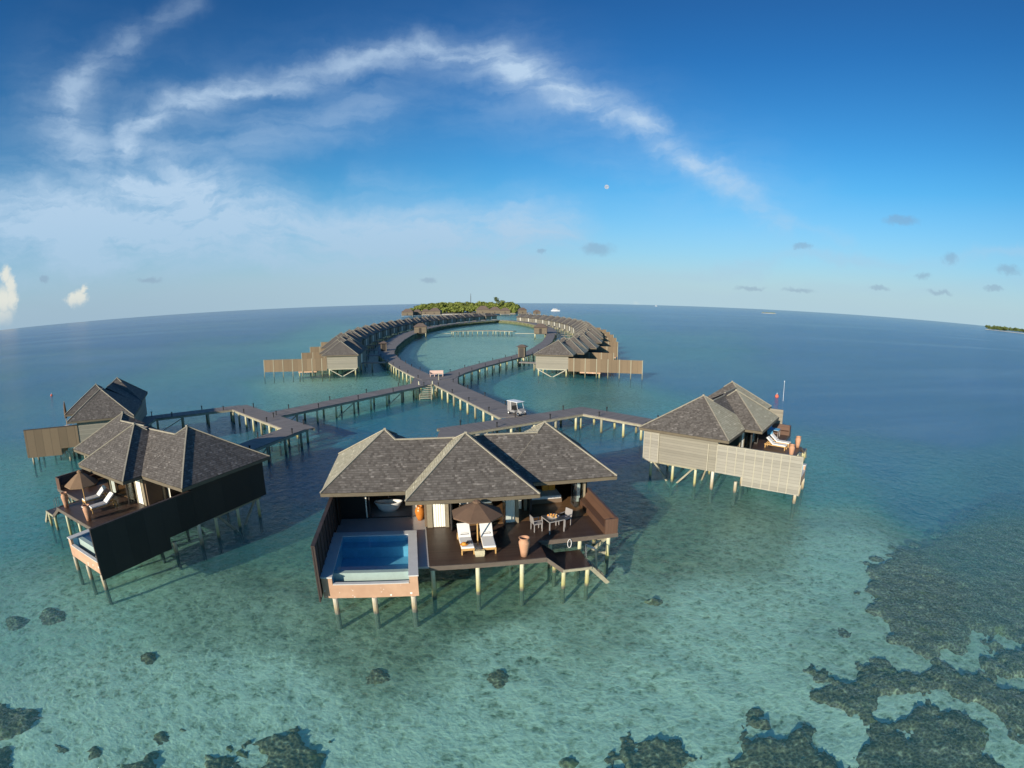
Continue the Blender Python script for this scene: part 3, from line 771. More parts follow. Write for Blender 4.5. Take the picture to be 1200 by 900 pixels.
# continuous breakwater of close-set piles under the inner edge of the ring walkway
bw = MB()
inner = [(-33.0, 128), (-37.2, 146), (-39.0, 174)]
ringpts = [(-29.5, 128), (-32.4, 144), (-35.9, 174), (-38.2, 200), (-38.4, 218)]+[(p[0]+(2.4 if p[0] < -8 else -1.5), p[1]-(2.0 if p[1] > 330 else 0)) for p in fr[1:]]
R = thing('pile_breakwater', 'continuous dark green wall of stones under the inner edge of the ring boardwalk', 'breakwater')
for j in range(len(ringpts)-1):
    a, b = Vector(ringpts[j]), Vector(ringpts[j+1]); n = max(1, int((b-a).length/1.3))
    for k in range(n):
        p = a+(b-a)*k/n; z = 1.25+random.random()*.3; r = .75+random.random()*.3
        bw.mesh([(p.x-r, p.y-r*.5, -1.5), (p.x+r, p.y-r*.5, -1.5), (p.x+r*.9, p.y+r*.6, -1.5), (p.x-r*.9, p.y+r*.6, -1.5), (p.x-r*.7, p.y-r*.3, z), (p.x+r*.6, p.y-r*.35, z-.1), (p.x+r*.6, p.y+r*.5, z), (p.x-r*.6, p.y+r*.5, z-.1)],
                [(4, 5, 6, 7), (0, 1, 5, 4), (1, 2, 6, 5), (2, 3, 7, 6), (3, 0, 4, 7)])
M['algae'] = simple('algae_stone', (.13, .14, .07), .9, .7, .7)
bw.build('stone_wall', M['algae'], R)

# post lights along the boardwalk edges
def post_light(label, p):
    o = bpy.data.objects.new('post_light', PL) if False else None
    R = thing('post_light', label, 'post light', p, random.uniform(0, 3), 'short black post lights along the boardwalks'); R.scale = (.8, .8, .72)
    a = bpy.data.objects.new('post', PLM); COL.objects.link(a); a.parent = R
    b = bpy.data.objects.new('lamp_head', PLH); COL.objects.link(b); b.parent = R
PLo = MB().tube((0, 0, 0), (0, 0, .62), .075, n=8).build('post', M['black']); PLM = PLo.data; bpy.data.objects.remove(PLo)
PLo = MB().lathe(0, 0, [(.1, .62), (.12, .66), (.12, .76), (0, .84)], 8).build('lamp_head', M['black']); PLH = PLo.data; bpy.data.objects.remove(PLo)
names = {'left': 'walk from junction to left cross-piece', 'leftcross': 'short left cross-piece', 'black': 'walk to the black-walled villa',
         'farleft': 'walk to the far left villa', 'centre': 'buggy boardwalk', 'right': 'bent boardwalk behind nearest villa', 'ringr': 'curved walk to the right arm',
         'ringl': 'curved walk to the left arm'}
for _, (R, L, Rr), key in walks:
    if key not in names: continue
    for side, A in (('left', L), ('right', Rr)):
        n = 0; acc = 2.5 if side == 'left' else 5.0
        for j in range(len(A)-1):
            d = A[j+1]-A[j]; ln = d.length
            if ln < .1: continue
            d.normalize()
            while acc < ln:
                p = A[j]+d*acc
                if n < 12 and p.y < 130:
                    nn = Vector((-d.y, d.x, 0))*(.12 if side == 'left' else -.12)
                    post_light('%s post light on the %s, %s edge' % (ORD[n], names[key], side), (p.x-nn.x, p.y-nn.y, DZ-.05)); n += 1
                acc += 6.5
            acc -= ln

# bench + steps + lamp at the junction
R = thing('platform_bench', 'pale pinkish wooden bench on the cross junction', 'bench', (-12.5, 87.0, DZ), radians(8))
R.location = (-12.2, 84.2, DZ)
MB().box(-1.1, 1.1, -.3, .3, .38, .45).build('seat', M['pinkstone'], R); MB().box(-1.1, 1.1, .3, .36, .38, .95).build('backrest', M['pinkstone'], R)
for x in (-1.0, -.33, .33, 1.0): MB().box(x-.05, x+.05, -.26, .26, 0, .38).build('leg', M['pinkstone'], R)
for x in (-1.1, 1.04): MB().box(x, x+.06, -.3, .3, .45, .7).build('armrest', M['pinkstone'], R)
R = thing('junction_platform', 'small plank platform where the boardwalks cross', 'platform', (-11.9, 81.8, 0), radians(6))
MB().box(-3.6, 3.4, -6.0, 4.0, 1.60, DZ-.009).build('deck_planks', M['boardwalk'], R)
for x in (-3.2, 0, 3.0):
    for y in (-5.6, -1, 3.6): MB().tube((x, y, -1.5), (x, y, 1.6), .14, n=8).build('pile', M['pile'], R)
R = thing('water_steps', 'pale wooden steps going from the cross junction down to the water', 'steps', (-12.6, 75.6, 0), radians(8))
for x in (-.85, .85): MB().bar((x, 0, DZ), (x, -3.0, -.2), .12, .25).build('stringer', M['beam'], R)
for k in range(8):
    t = (k+.5)/8; MB().box(-.85, .85, -3*t-.16, -3*t+.12, DZ-1.95*t, DZ-1.95*t+.06).build('tread', M['batten'], R)
for x in (-1.0, 1.0): MB().tube((x, .05, -1.5), (x, .05, DZ+.5), .07).tube((x, -1.8, -1.5), (x, -1.8, DZ-.3), .07).build('rail_post', M['pile'], R)
R = thing('white_signpost', 'slim white post standing in the middle of the cross junction', 'post', (-11.3, 80.2, DZ))
MB().tube((0, 0, 0), (0, 0, .95), .07).build('post', M['batten'], R); MB().box(-.11, .11, -.05, .05, .95, 1.1).build('cap', M['batten'], R)

# ---------------------------------------------------------------- buggy
R = thing('golf_buggy', 'small grey golf buggy with a white roof parked where the boardwalks meet', 'buggy', (.5, 54.9, DZ+.03), atan2(-.93, .36)+PI/2+.35); R.scale = (.77, .77, .77)
# local: front = -y
b = MB(); b.box(-.6, .6, -.2, 1.25, .32, .62); b.box(-.6, .6, -1.2, -.2, .28, .38); b.build('chassis', M['cartbody'], R, bevel=.03)
b = MB(); vs = [(-.58, -1.35, .3), (.58, -1.35, .3), (.58, -.75, .3), (-.58, -.75, .3), (-.52, -1.25, .72), (.52, -1.25, .72), (.56, -.78, .92), (-.56, -.78, .92)]
b.mesh(vs, [(3, 2, 1, 0), (4, 5, 6, 7), (0, 1, 5, 4), (1, 2, 6, 5), (2, 3, 7, 6), (3, 0, 4, 7)]); b.build('front_cowl', M['cartbody'], R, bevel=.04)
MB().box(-.55, .55, -.05, .45, .62, .78).box(-.55, .55, .42, .52, .78, 1.2).build('seat', M['frame'], R, bevel=.03)
MB().box(-.55, .55, .6, 1.35, .5, 1.72).build('cargo_box', M['greyframe'], R, bevel=.03)
for x in (-.56, .56): MB().bar((x, -.8, .88), (x*.95, -.55, 1.78), .04).build('pillar', M['cartroof'], R); MB().bar((x, .55, .6), (x*.95, .6, 1.78), .04).build('pillar', M['cartroof'], R)
MB().box(-.66, .66, -.85, 1.4, 1.78, 1.86).build('roof', M['cartroof'], R, bevel=.035)
MB().face([(-.54, -.79, .9), (.54, -.79, .9), (.51, -.57, 1.74), (-.51, -.57, 1.74)]).build('windscreen', M['glass'], R)
for x in (-.6, .6):
    for y in (-1.0, .95):
        w = MB().tube((x-.09, y, .23), (x+.09, y, .23), .23, n=16).build('wheel', M['black'], R); MB().tube((x-.1, y, .23), (x+.1, y, .23), .12, n=12).build('hub', M['cartroof'], w)
for x in (-.38, .38): MB().tube((x, -1.37, .55), (x, -1.28, .55), .07, n=10).build('headlight', M['cartroof'], R)
MB().tube((.25, -.7, .9), (.25, -.45, 1.05), .02).build('steering_column', M['black'], R)

# ================================================================= ring of villas
def resample(pts, step):
    P = [Vector(p) for p in pts]; out = [P[0].copy()]; acc = step; 
    for a, b in zip(P, P[1:]):
        d = b-a; ln = d.length; d.normalize()
        while acc <= ln: out.append(a+d*acc); acc += step
        acc -= ln
    return out
GR = 'villas standing in a ring round the lagoon'
VL = villa('', True, 0, wall='tanwall', fence='tanfence', painted_sun=NB, group=GR, fence_len=-7.0, bridge=5)
VR = villa('', False, 0, wall='tanwall', fence='tanfence', painted_sun=(('f',), ('f',), ('f',)), group=GR, fence_len=-7.5, bridge=5)
# back-door points along each arm
cL = [(-30.0, 104.5), (-35.5, 118), (-39.6, 134), (-42.6, 152), (-45.6, 174), (-47.4, 192), (-48.2, 210), (-48.2, 230), (-47.6, 250), (-46, 272), (-43.6, 291), (-40.3, 308), (-36, 327), (-30.5, 348), (-24.5, 366), (-17.5, 380), (-10.5, 388)]
cR = [(6.5, 100.5), (11.0, 117.5), (15.0, 135), (18.5, 155), (21.2, 175), (23.4, 197), (24.7, 215), (24.4, 232), (23.6, 250), (22.2, 270), (20, 290), (17, 309), (12.8, 328), (7.6, 345), (2.1, 360)]
def back_origin(p, T, m):
    u, v = 6.8, 12.0
    if m: u = -u
    return (p.x-(u*cos(T)-v*sin(T)), p.y-(u*sin(T)+v*cos(T)), 0)
VL2 = villa('', True, 0, wall='tanwall', fence='tanfence', painted_sun=NB, group=GR, fence_len=-.3, bridge=5)
VR2 = villa('', False, 0, wall='tanwall', fence='tanfence', painted_sun=(('f',), ('f',), ('f',)), group=GR, fence_len=-.3, bridge=5)
def arm(proto, pts, m, side, first, proto2):
    R5 = resample(pts, 15.9); n = len(R5)
    for k, p in enumerate(R5):
        c = proto if k == 0 else proto2 if k == 1 else copy_tree(proto2)
        if k == 0:
            O, T, _ = VF[first]; c.location = (O[0], O[1], 0); c.rotation_euler = (0, 0, T)
            c['label'] = 'nearest villa of the ring on the %s, with a long tan fence over open water' % side; continue
        a = R5[max(0, k-1)]; b = R5[min(n-1, k+1)]; t = (b-a).normalized()
        # local x axis runs along the ring (mirrored villas: -x)
        ang = atan2(t.y, t.x)
        T = ang-PI if m else ang
        if m: T = ang+PI
        if k == 1 : T = T*.6+(VF[first][1]+(2*PI if m and T > PI/2 else 0))*.4
        c.location = back_origin(p, T, m); c.rotation_euler = (0, 0, T)
        c['label'] = '%s villa of the %s arm of the ring, counting from its near end' % (ORD[k], side)
    return n
arm(VL, cL, True, 'left', 5, VL2)
arm(VR, cR, False, 'right', 6, VR2)

# cabins, kiosks, inner jetty
def cabin(label, x, y, rz, w=5.2, d=4.5, h=2.6, roofm='kioskroof', name='pavilion', z0=1.75):
    R = thing(name, label, 'cabin', (x, y, 0), rz)
    MB().box(-w/2, w/2, -d/2, d/2, z0, z0+h).build('wall', M['cabinwall'], R)
    b = MB(); e = .5; t = z0+h+1.4*w/5
    A = [(-w/2-e, -d/2-e), (w/2+e, -d/2-e), (w/2+e, d/2+e), (-w/2-e, d/2+e)]
    rr = w*.18
    tops = [(-rr, 0, t), (rr, 0, t)]
    Z = z0+h-.05
    P = [(a, c, Z) for a, c in A]+tops
    b.mesh(P, [(0, 1, 5, 4), (1, 2, 5), (2, 3, 4, 5), (3, 0, 4), (3, 2, 1, 0)]); b.build('roof', M[roofm], R)
    MB().box(-w/2+.3, w/2-.3, -d/2+.3, d/2-.3, z0-.25, z0).build('floor', M['deckedge'], R)
    for px in (-w/2+.3, w/2-.3):
        for py in (-d/2+.3, d/2-.3): MB().tube((px, py, -1.5), (px, py, z0-.2), .14, n=6).build('pile', M['pile'], R)
    MB().box(-.5, .5, -d/2-.03, -d/2-.004, z0+.02, z0+2.0).build('door', M['darkwall'], R)
x, y = ground(492, 390, 1.75); cabin('square brown cabin on the inner edge of the left arm boardwalk', x, y+2, .1, 5.0, 4.5, 2.5)
x, y = ground(635.5, 391, 1.75); cabin('brown cabin on the inner edge of the right arm boardwalk', x-.5, y+2, -.1, 5.0, 4.5, 2.4)
cabin('tiny roofed gate kiosk on the boardwalk to the left arm', -32.6, 131.5, .2, 1.5, 1.5, 2.0, name='gate_kiosk')
cabin('tiny roofed gate kiosk on the boardwalk to the right arm', 2.2, 115.2, -.2, 1.5, 1.5, 2.3, name='gate_kiosk')
boardwalk('pale pier standing alone in the middle of the ring lagoon', [(-26, 223), (-19, 226), (-8, 227), (1.2, 221.5)], 2.6, 2.2, False)
R = thing('floating_boom', 'thin pale floating line across the ring lagoon, left of the pier', 'boom', (-38, 219, 0)); MB().bar((0, 0, .8), (12, 3.6, .8), .35, .2).build('boom_tube', M['batten'], R)
R = thing('floating_boom', 'thin pale floating line across the ring lagoon, right of the pier', 'boom', (1.4, 221.5, 0)); MB().bar((0, 0, .8), (11.5, -1.5, .8), .35, .2).build('boom_tube', M['batten'], R)

# ================================================================= island, far buildings, boats, buoys
def leafclump(mb, c, r, n, s, flat=.75):
    for _ in range(n):
        d = Vector((random.gauss(0, 1), random.gauss(0, 1), random.gauss(0, 1))); d.normalize()
        if d.z < -.35: d.z = -d.z
        p = Vector(c)+Vector((d.x*r, d.y*r, d.z*r*flat))*(random.random()**.35)
        nrm = (d+Vector((random.gauss(0, .5), random.gauss(0, .5), random.gauss(0, .5)))).normalized()
        t = nrm.orthogonal().normalized(); b = nrm.cross(t); q = s*(.6+.8*random.random())
        mb.face([p+t*q, p+b*q*.8, p-t*q, p-b*q*.8])
gx0, gx1 = -128, 8
g = MB(); gt = MB()
for k in range(150):
    t = random.random(); x = gx0+(gx1-gx0)*t
    prof = min(1, (t+.02)/.16)*min(1, (1.02-t)/.10)
    y = 650+random.random()*110
    h = (6.5+7.5*prof**.7+random.gauss(0, .7))*(.62+.38*min(1, (y-640)/50))
    r = 4.2+random.random()*2.6
    for q in range(3): leafclump(g, (x+random.gauss(0, 2), y+random.gauss(0, 2), max(2.5, h-2-random.random()*5)), r*.8, 85, .9)
    gt.tube((x, y, 0), (x, y, h-3), .3, .2, 5, 1)
g.v += []; 
base = len(g.v)
g.v += gt.v; g.f += [[i+base for i in f] for f in gt.f]; g.mi += gt.mi; g.uv += gt.uv
o = g.build('island_grove', [M['leafyellow'], M['trunk']]); tag(o, kind='stuff', label='dense low yellow-green wood covering the small island', cat='grove')
# lower shrub fringe in front of the wood
g = MB()
for k in range(120):
    x = gx0+4+(gx1-gx0-8)*random.random(); leafclump(g, (x, 640+random.random()*14, 3+random.random()*4), 3.4, 50, 1.0)
o = g.build('beach_scrub', M['leafyellow']); tag(o, kind='stuff', label='rounded green scrub along the island beach', cat='shrubs')
def tall_tree(label, x, y, h, r, name='tall_tree'):
    R = thing(name, label, 'tree', (x, y, 0))
    MB().tube((0, 0, 0), (.4, 0, h-1), .35, .18, 7).build('trunk', M['trunk'], R)
    c = MB()
    for q in range(5): leafclump(c, (random.gauss(0, r*.4), random.gauss(0, r*.4), h-1-q*1.2), r, 60, .6)
    c.build('crown', M['leafdark'], R)
tall_tree('dark tall tree standing above the right end of the island wood', -20, 690, 20.5, 3.2)
#tall_tree('dark tree crown rising from the middle of the island wood', -52, 690, 17.5, 3.6)
#tall_tree('dark tree crown at the left part of the island wood', -86, 680, 16.5, 3.6)
# sand beach of the island
b = MB(); n = 60; vs = [(-60, 700, 1.2)]
for k in range(n):
    a = 2*PI*k/n; vs.append((-60+84*cos(a), 700+82*sin(a), .9))
for k in range(n):
    a = 2*PI*k/n; vs.append((-60+92*cos(a), 700+96*sin(a), -2))
b.mesh(vs, [(0, 1+k, 1+(k+1) % n) for k in range(n)]+[(1+k, 1+n+k, 1+n+(k+1) % n, 1+(k+1) % n) for k in range(n)])
tag(b.build('island_beach', M['sandwhite']), kind='structure')
R = thing('radio_mast', 'thin dark mast rising behind the island wood', 'mast', (-56, 720, 0))
MB().tube((0, 0, 0), (0, 0, 23), .45, .35, 6).build('lower_mast', M['frame'], R); MB().tube((0, 0, 23), (0, 0, 27), .3, .18, 5).build('antenna', M['frame'], R)
fb = [('low brown overwater building at the far left end of the island', 478, 369.5, 12, 8, 3.6), ('second low brown overwater building left of the island', 489, 369, 9, 7, 3.3),
      ('low brown building on stilts just left of the grey-roofed hall', 499, 368.3, 9, 7, 3.3), ('large grey-roofed hall on stilts before the left end of the wood', 510, 368.5, 13, 10, 3.6)]
for l, px, py, w, d, h in fb:
    x, y = ground(px, py, 1.75); cabin(l, x, y, random.uniform(-.1, .1), w, d, h, name='overwater_hall')
for l, px, py, w, d, h in [('wide grey roof among the trees at right of the island beach', 566, 367.2, 15, 10, 4.5), ('second wide grey roof in front of the wood, right of the beach', 580, 367.4, 13, 9, 4.0),
                           ('small pale-roofed building at the right end of the wood', 592, 367.6, 11, 8, 3.5)]:
    x, y = ground(px, py, 1.75); cabin(l, x, y, 0, w, d, h, name='island_house')
x, y = ground(612, 367.5, 1.75); cabin('tall dark pyramid-roofed hall on stilts right of the island', x, y, .1, 9, 8, 4.2, name='overwater_hall')
x, y = ground(629, 367.8, 1.75); cabin('small brown jetty house right of the pyramid-roofed hall', x, y, 0, 8, 5, 2.2, name='jetty_house')

def boat(label, x, y, L, rz, name='motor_yacht'):
    R = thing(name, label, 'boat', (x, y, 0), rz); h = MB(); n = 12; vs = []; w = L*.16; H = L*.13
    for k in range(n+1):
        t = k/n; ww = w*(1-max(0, (t-.45)/.55)**2.2); X = -L/2+L*t
        vs += [(X, -ww, H*(1+.25*t)), (X, ww, H*(1+.25*t)), (X, -ww*.6, -.3), (X, ww*.6, -.3)]
    fs = []
    for k in range(n): a = 4*k; fs += [(a, a+4, a+5, a+1), (a+2, a+6, a+4, a), (a+1, a+5, a+7, a+3)]
    fs.append((0, 1, 3, 2)); h.mesh(vs, fs); h.build('hull', M['white'], R)
    MB().box(-L*.35, L*.2, -w*.7, w*.7, H, H*2.0).build('cabin', M['white'], R, bevel=.1*L/10)
    MB().box(-L*.33, L*.205, -w*.72, w*.72, H*1.35, H*1.7).build('cabin_window', M['frame'], R)
    MB().box(-L*.28, L*.05, -w*.6, w*.6, H*2.3, H*2.4).build('sun_roof', M['white'], R)
    for a in (-L*.25, L*.02): MB().tube((a, 0, H*2), (a, 0, H*2.3), .06*L/10).build('roof_support', M['white'], R)
x, y = ground(651, 364.8); boat('white motor yacht on the blue water right of the island', x, y, 15, .1)
x, y = ground(769, 358.9); boat('tiny white boat on the horizon right of centre', x, y, 28, .2)
# sand bank and far island
def islet(label, px, dist, w, d, green, name):
    q = ray(px, 363 if px < 1000 else 384); q = Vector((q[0], q[1])).normalized()*dist; x, y = q; R = thing(name, label, 'island', (x, y, 0), -atan2(x, y))
    b = MB(); n = 24; vs = [(0, 0, 1.5)]+[(w*cos(2*PI*k/n), d*sin(2*PI*k/n), 1.0) for k in range(n)]+[(w*1.1*cos(2*PI*k/n), d*1.15*sin(2*PI*k/n), -1) for k in range(n)]
    b.mesh(vs, [(0, 1+k, 1+(k+1) % n) for k in range(n)]+[(1+k, 1+n+k, 1+n+(k+1) % n, 1+(k+1) % n) for k in range(n)]); b.build('sand', M['sandwhite'], R)
    if green:
        c = MB()
        for k in range(green[1]):
            leafclump(c, (random.uniform(-w*.9, w*.9), random.uniform(-d*.3, d*.5), green[0]*random.uniform(.3, .75)), green[0]*.5, 26, green[0]*.14)
        tag(c.build('tree_cover', M['leafdark'] if green[0] > 6 else M['leafyellow'], R), kind='stuff')
islet('small yellow-green sand bank far out on the right', 901, 1900, 26, 25, (4, 24), 'sand_bank')
islet('distant dark wooded island cut by the right edge of the photo', 1199, 2300, 150, 60, (17, 160), 'far_island')
islet('tiny dark islet just left of the far right island', 1160, 2300, 20, 12, (15, 14), 'far_islet')
def buoy(label, px, py, r):
    x, y = ground(px, py); R = thing('marker_buoy', label, 'buoy', (x, y, 0))
    MB().lathe(0, 0, [(0, -.2), (r*.8, -.1), (r, r*.5), (r*.8, r*1.2), (0, r*1.6)], 14).build('float', M['red'], R, smooth=True)
    MB().tube((0, 0, r*1.5), (0, 0, r*1.5+.25), .04).build('mast', M['white'], R)
buoy('small red buoy on the water at far left', 60.5, 464, .24)
buoy('orange-red buoy beyond the right villa roof', 910.3, 465.5, .3)
R = thing('marker_pole', 'thin white pole standing in the water beyond the right villa', 'pole', ground(917.6, 470)+(0,)); MB().tube((0, 0, -2), (0, 0, 2.9), .03, .02).build('pole', M['white'], R); MB().tube((0, 0, 2.9), (0, 0, 3.05), .06).build('cap', M['white'], R)

# ================================================================= seabed and water
CT = [(100,850,.05,0),(300,800,.02,0),(600,830,0,0),(800,800,0,0),(1000,860,0,0),(1180,860,.05,.1),(50,700,.12,.25),(300,700,.06,.45),(420,740,.03,.55),(600,740,.03,.2),(700,690,.05,.3),(850,700,.02,0),
(1000,640,.08,.1),(1150,650,.2,.5),(1080,700,.04,.2),(1185,710,.12,.3),(1195,560,.55,.5),(1100,590,.5,.4),(30,600,.35,.2),(330,640,.22,.6),(340,560,.42,.2),(560,690,.1,.7),(800,610,.12,.55),(870,625,.05,.4),(960,560,.35,.1),(1050,540,.55,.1),(1100,500,.8,0),
(30,480,.55,0),(200,540,.4,.2),(430,510,.5,0),(480,490,.5,0),(560,490,.5,0),(735,530,.58,0),(720,500,.45,0),(765,560,.25,.4),(1000,480,.75,0),(220,460,.5,0),(400,475,.2,.1),(450,455,.12,.2),(620,455,.35,0),(690,470,.2,.45),
(820,440,.6,0),(1000,430,.75,0),(1180,450,.85,0),(100,420,.62,0),(280,430,.45,0),(360,445,.15,.1),(550,410,.05,0),(550,390,.08,0),(500,402,.08,0),(600,402,.08,0),(555,380,.1,0),(780,410,.5,0),(1000,400,.8,0),(100,395,.85,0),(300,378,.75,0),(400,392,.35,0),
(430,370,.6,0),(700,372,.55,0),(800,368,.8,0),(660,366,.6,0),(1100,388,.9,0),(500,360,.85,0)]
def field(x, y):
    r = hypot(x, y)
    if r > 1200: return 1.0, 0.0
    px, py = pix(x, y, 0)
    px = max(-300, min(1500, px)); py = min(py, 1100)
    if y < 5: px, py = 600+(x*20), 950
    sw = sd = sk = 0
    for cx, cy, d, k in CT:
        s = 1+.03*max(0, 600-cy)/3      # rows near the horizon are foreshortened
        q = 1/((px-cx)**2+((py-cy)*(1.6+max(0, 600-cy)/70))**2+300)**2.4
        sw += q; sd += q*d; sk += q*k
    d = sd/sw; k = sk/sw
    n = noise.fractal(Vector((x*.03, y*.03, 0)), 1.0, 2.0, 4)
    d = d+.10*n*min(1, r/60)
    d = d-.08*(1-min(1, d/.3))
    if r > 500: d = d+(1-d)*sstep(500, 1200, r)
    return max(0, min(1, d)), max(0, min(1, k+.25*n*(k > .05)))

rings = []
r = 1.5
while r < 90000:
    rings.append(r); r *= 1.028 if r < 400 else 1.12
NS = 300
vs = [(0, 0)]; 
for r in rings:
    for k in range(NS):
        a = 2*PI*k/NS; vs.append((r*sin(a), r*cos(a)))
fs = [(0, 1+(k+1) % NS, 1+k) for k in range(NS)]
for j in range(len(rings)-1):
    for k in range(NS):
        a = 1+j*NS+k; b = 1+j*NS+(k+1) % NS; fs.append((a, b, b+NS, a+NS))
FV = [field(x, y) for x, y in vs]
def sheet(name, zf, m):
    me = bpy.data.meshes.new(name); me.from_pydata([(x, y, zf(x, y, f)) for (x, y), f in zip(vs, FV)], [], fs)
    for nm, idx in (('deep', 0), ('weed', 1)):
        at = me.attributes.new(nm, 'FLOAT', 'POINT'); at.data.foreach_set('value', [f[idx] for f in FV])
    me.materials.append(m); me.polygons.foreach_set('use_smooth', [True]*len(fs)); me.update()
    o = bpy.data.objects.new(name, me); COL.objects.link(o); tag(o, kind='structure'); return o

def attr(t, n): a = t.new('ShaderNodeAttribute'); a.attribute_name = n; return a.outputs['Fac']
m, t, out = mat('lagoon_water')
pos = t.new('ShaderNodeNewGeometry').outputs['Position']
deep = attr(t, 'deep')
w1 = t.noise(t.vmath('MULTIPLY', pos, (1.0, .8, 1)), 1.5, 5, .6, .3); w2 = t.noise(pos, .35, 4, .6, .4); w3 = t.noise(t.vmath('MULTIPLY', pos, (1, 1.8, 1)), 5.0, 3, .6)
hgt = t.math('ADD', t.math('ADD', t.math('MULTIPLY', w1, .21), t.math('MULTIPLY', w2, .20)), t.math('MULTIPLY', w3, .075))
nrm = t.new('ShaderNodeBump'); nrm.inputs['Strength'].default_value = 1.0; nrm.inputs['Distance'].default_value = 1.0; t.put(nrm.inputs['Height'], hgt)
fr_o = schlick(t, nrm.outputs[0], .02, .70)
gl = t.new('ShaderNodeBsdfGlossy'); gl.inputs['Roughness'].default_value = .12; t.l.new(nrm.outputs[0], gl.inputs['Normal'])
tint = t.ramp(deep, [(0, (.72, .975, .93)), (.35, (.45, .88, .88)), (.7, (.22, .62, .80)), (1, (.08, .38, .66))])
tr = t.new('ShaderNodeBsdfTransparent'); t.put(tr.inputs[0], tint)
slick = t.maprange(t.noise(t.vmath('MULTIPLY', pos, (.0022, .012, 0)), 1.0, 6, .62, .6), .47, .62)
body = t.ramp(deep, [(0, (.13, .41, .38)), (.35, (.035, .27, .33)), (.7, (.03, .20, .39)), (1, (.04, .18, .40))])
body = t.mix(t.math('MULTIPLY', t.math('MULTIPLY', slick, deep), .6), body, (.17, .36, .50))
df = t.new('ShaderNodeBsdfDiffuse'); t.put(df.inputs[0], body); 
bodyf = t.math('ADD', .16, t.math('MULTIPLY', deep, .77))
m1 = t.new('ShaderNodeMixShader'); t.put(m1.inputs[0], bodyf); t.l.new(tr.outputs[0], m1.inputs[1]); t.l.new(df.outputs[0], m1.inputs[2])
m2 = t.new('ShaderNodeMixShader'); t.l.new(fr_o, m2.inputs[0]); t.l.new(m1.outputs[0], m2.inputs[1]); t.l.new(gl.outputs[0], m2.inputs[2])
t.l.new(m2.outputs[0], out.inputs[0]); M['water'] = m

m, t, out = mat('sand_and_rubble')
pos = t.new('ShaderNodeNewGeometry').outputs['Position']; weed = attr(t, 'weed')
wp = t.vmath('ADD', pos, t.vmath('MULTIPLY', t.noise(pos, 1.6, 2, .6, out='Color'), (.55, .55, 0)))
cell = t.voro(wp, 1.7, 'F1'); cell2 = t.voro(wp, 4.2, 'F1')
n1 = t.noise(pos, .3, 6, .72, .5); n2 = t.noise(pos, 4.6, 4, .85)
f = t.math('ADD', t.math('ADD', t.math('MULTIPLY', n1, .40), t.math('MULTIPLY', n2, .66)), t.math('ADD', t.math('MULTIPLY', cell, .30), t.math('MULTIPLY', cell2, .22)))
sand = t.ramp(f, [(.50, (.10, .11, .07)), (.60, (.30, .31, .22)), (.70, (.62, .60, .47)), (.84, (.88, .85, .72))])
wd = t.ramp(f, [(.52, (.04, .045, .02)), (.70, (.13, .135, .065)), (.9, (.36, .35, .22))])
wf = t.maprange(t.math('ADD', t.math('MULTIPLY', weed, 1.2), t.math('MULTIPLY', t.math('SUBTRACT', n1, .5), .9)), .0, .9)
pbsdf(t, out, t.mix(wf, sand, wd), .95, 0, t.bump(f, .6, .12), .1); M['seabed'] = m

m, t, out = mat('coral_rock')
pos = t.new('ShaderNodeNewGeometry').outputs['Position']
v1 = t.voro(pos, 2.6); v2 = t.voro(pos, 7.0); n1 = t.noise(pos, 1.1, 6, .7); n2 = t.noise(pos, 6, 5, .8)
f = t.math('ADD', t.math('ADD', t.math('MULTIPLY', n1, .4), t.math('MULTIPLY', n2, .5)), t.math('MULTIPLY', v2, .35))
col = t.ramp(f, [(.44, (.02, .014, .012)), (.57, (.11, .072, .045)), (.70, (.25, .185, .12)), (.84, (.62, .52, .38))])
ye = t.maprange(t.noise(t.vmath('ADD', pos, (9, 4, 0)), .9, 3, .5), .58, .72)
col = t.mix(t.math('MULTIPLY', ye, .4), col, (.30, .26, .07))
sp = t.maprange(v2, .16, .08); spn = t.maprange(n2, .52, .62)
col = t.mix(t.math('MULTIPLY', t.math('MULTIPLY', sp, spn), .7), col, (.52, .47, .33))
eg = attr(t, 'edge'); thr = t.math('SUBTRACT', t.math('MULTIPLY', eg, 1.5), t.math('MULTIPLY', t.noise(pos, 2.4, 5, .75), 1.0))
sandy = t.ramp(n2, [(.35, (.14, .14, .09)), (.5, (.36, .36, .26)), (.7, (.66, .64, .50))])
col = t.mix(t.maprange(thr, -.2, .28), sandy, col)
pbsdf(t, out, col, .95, 0, t.bump(f, .7, .1), .1); M['coral'] = m

sheet('water', lambda x, y, f: 0.0, M['water'])
sheet('seabed', lambda x, y, f: -.85-f[0]*1.3+.07*noise.noise(Vector((x*.5, y*.5, 3))), M['seabed'])

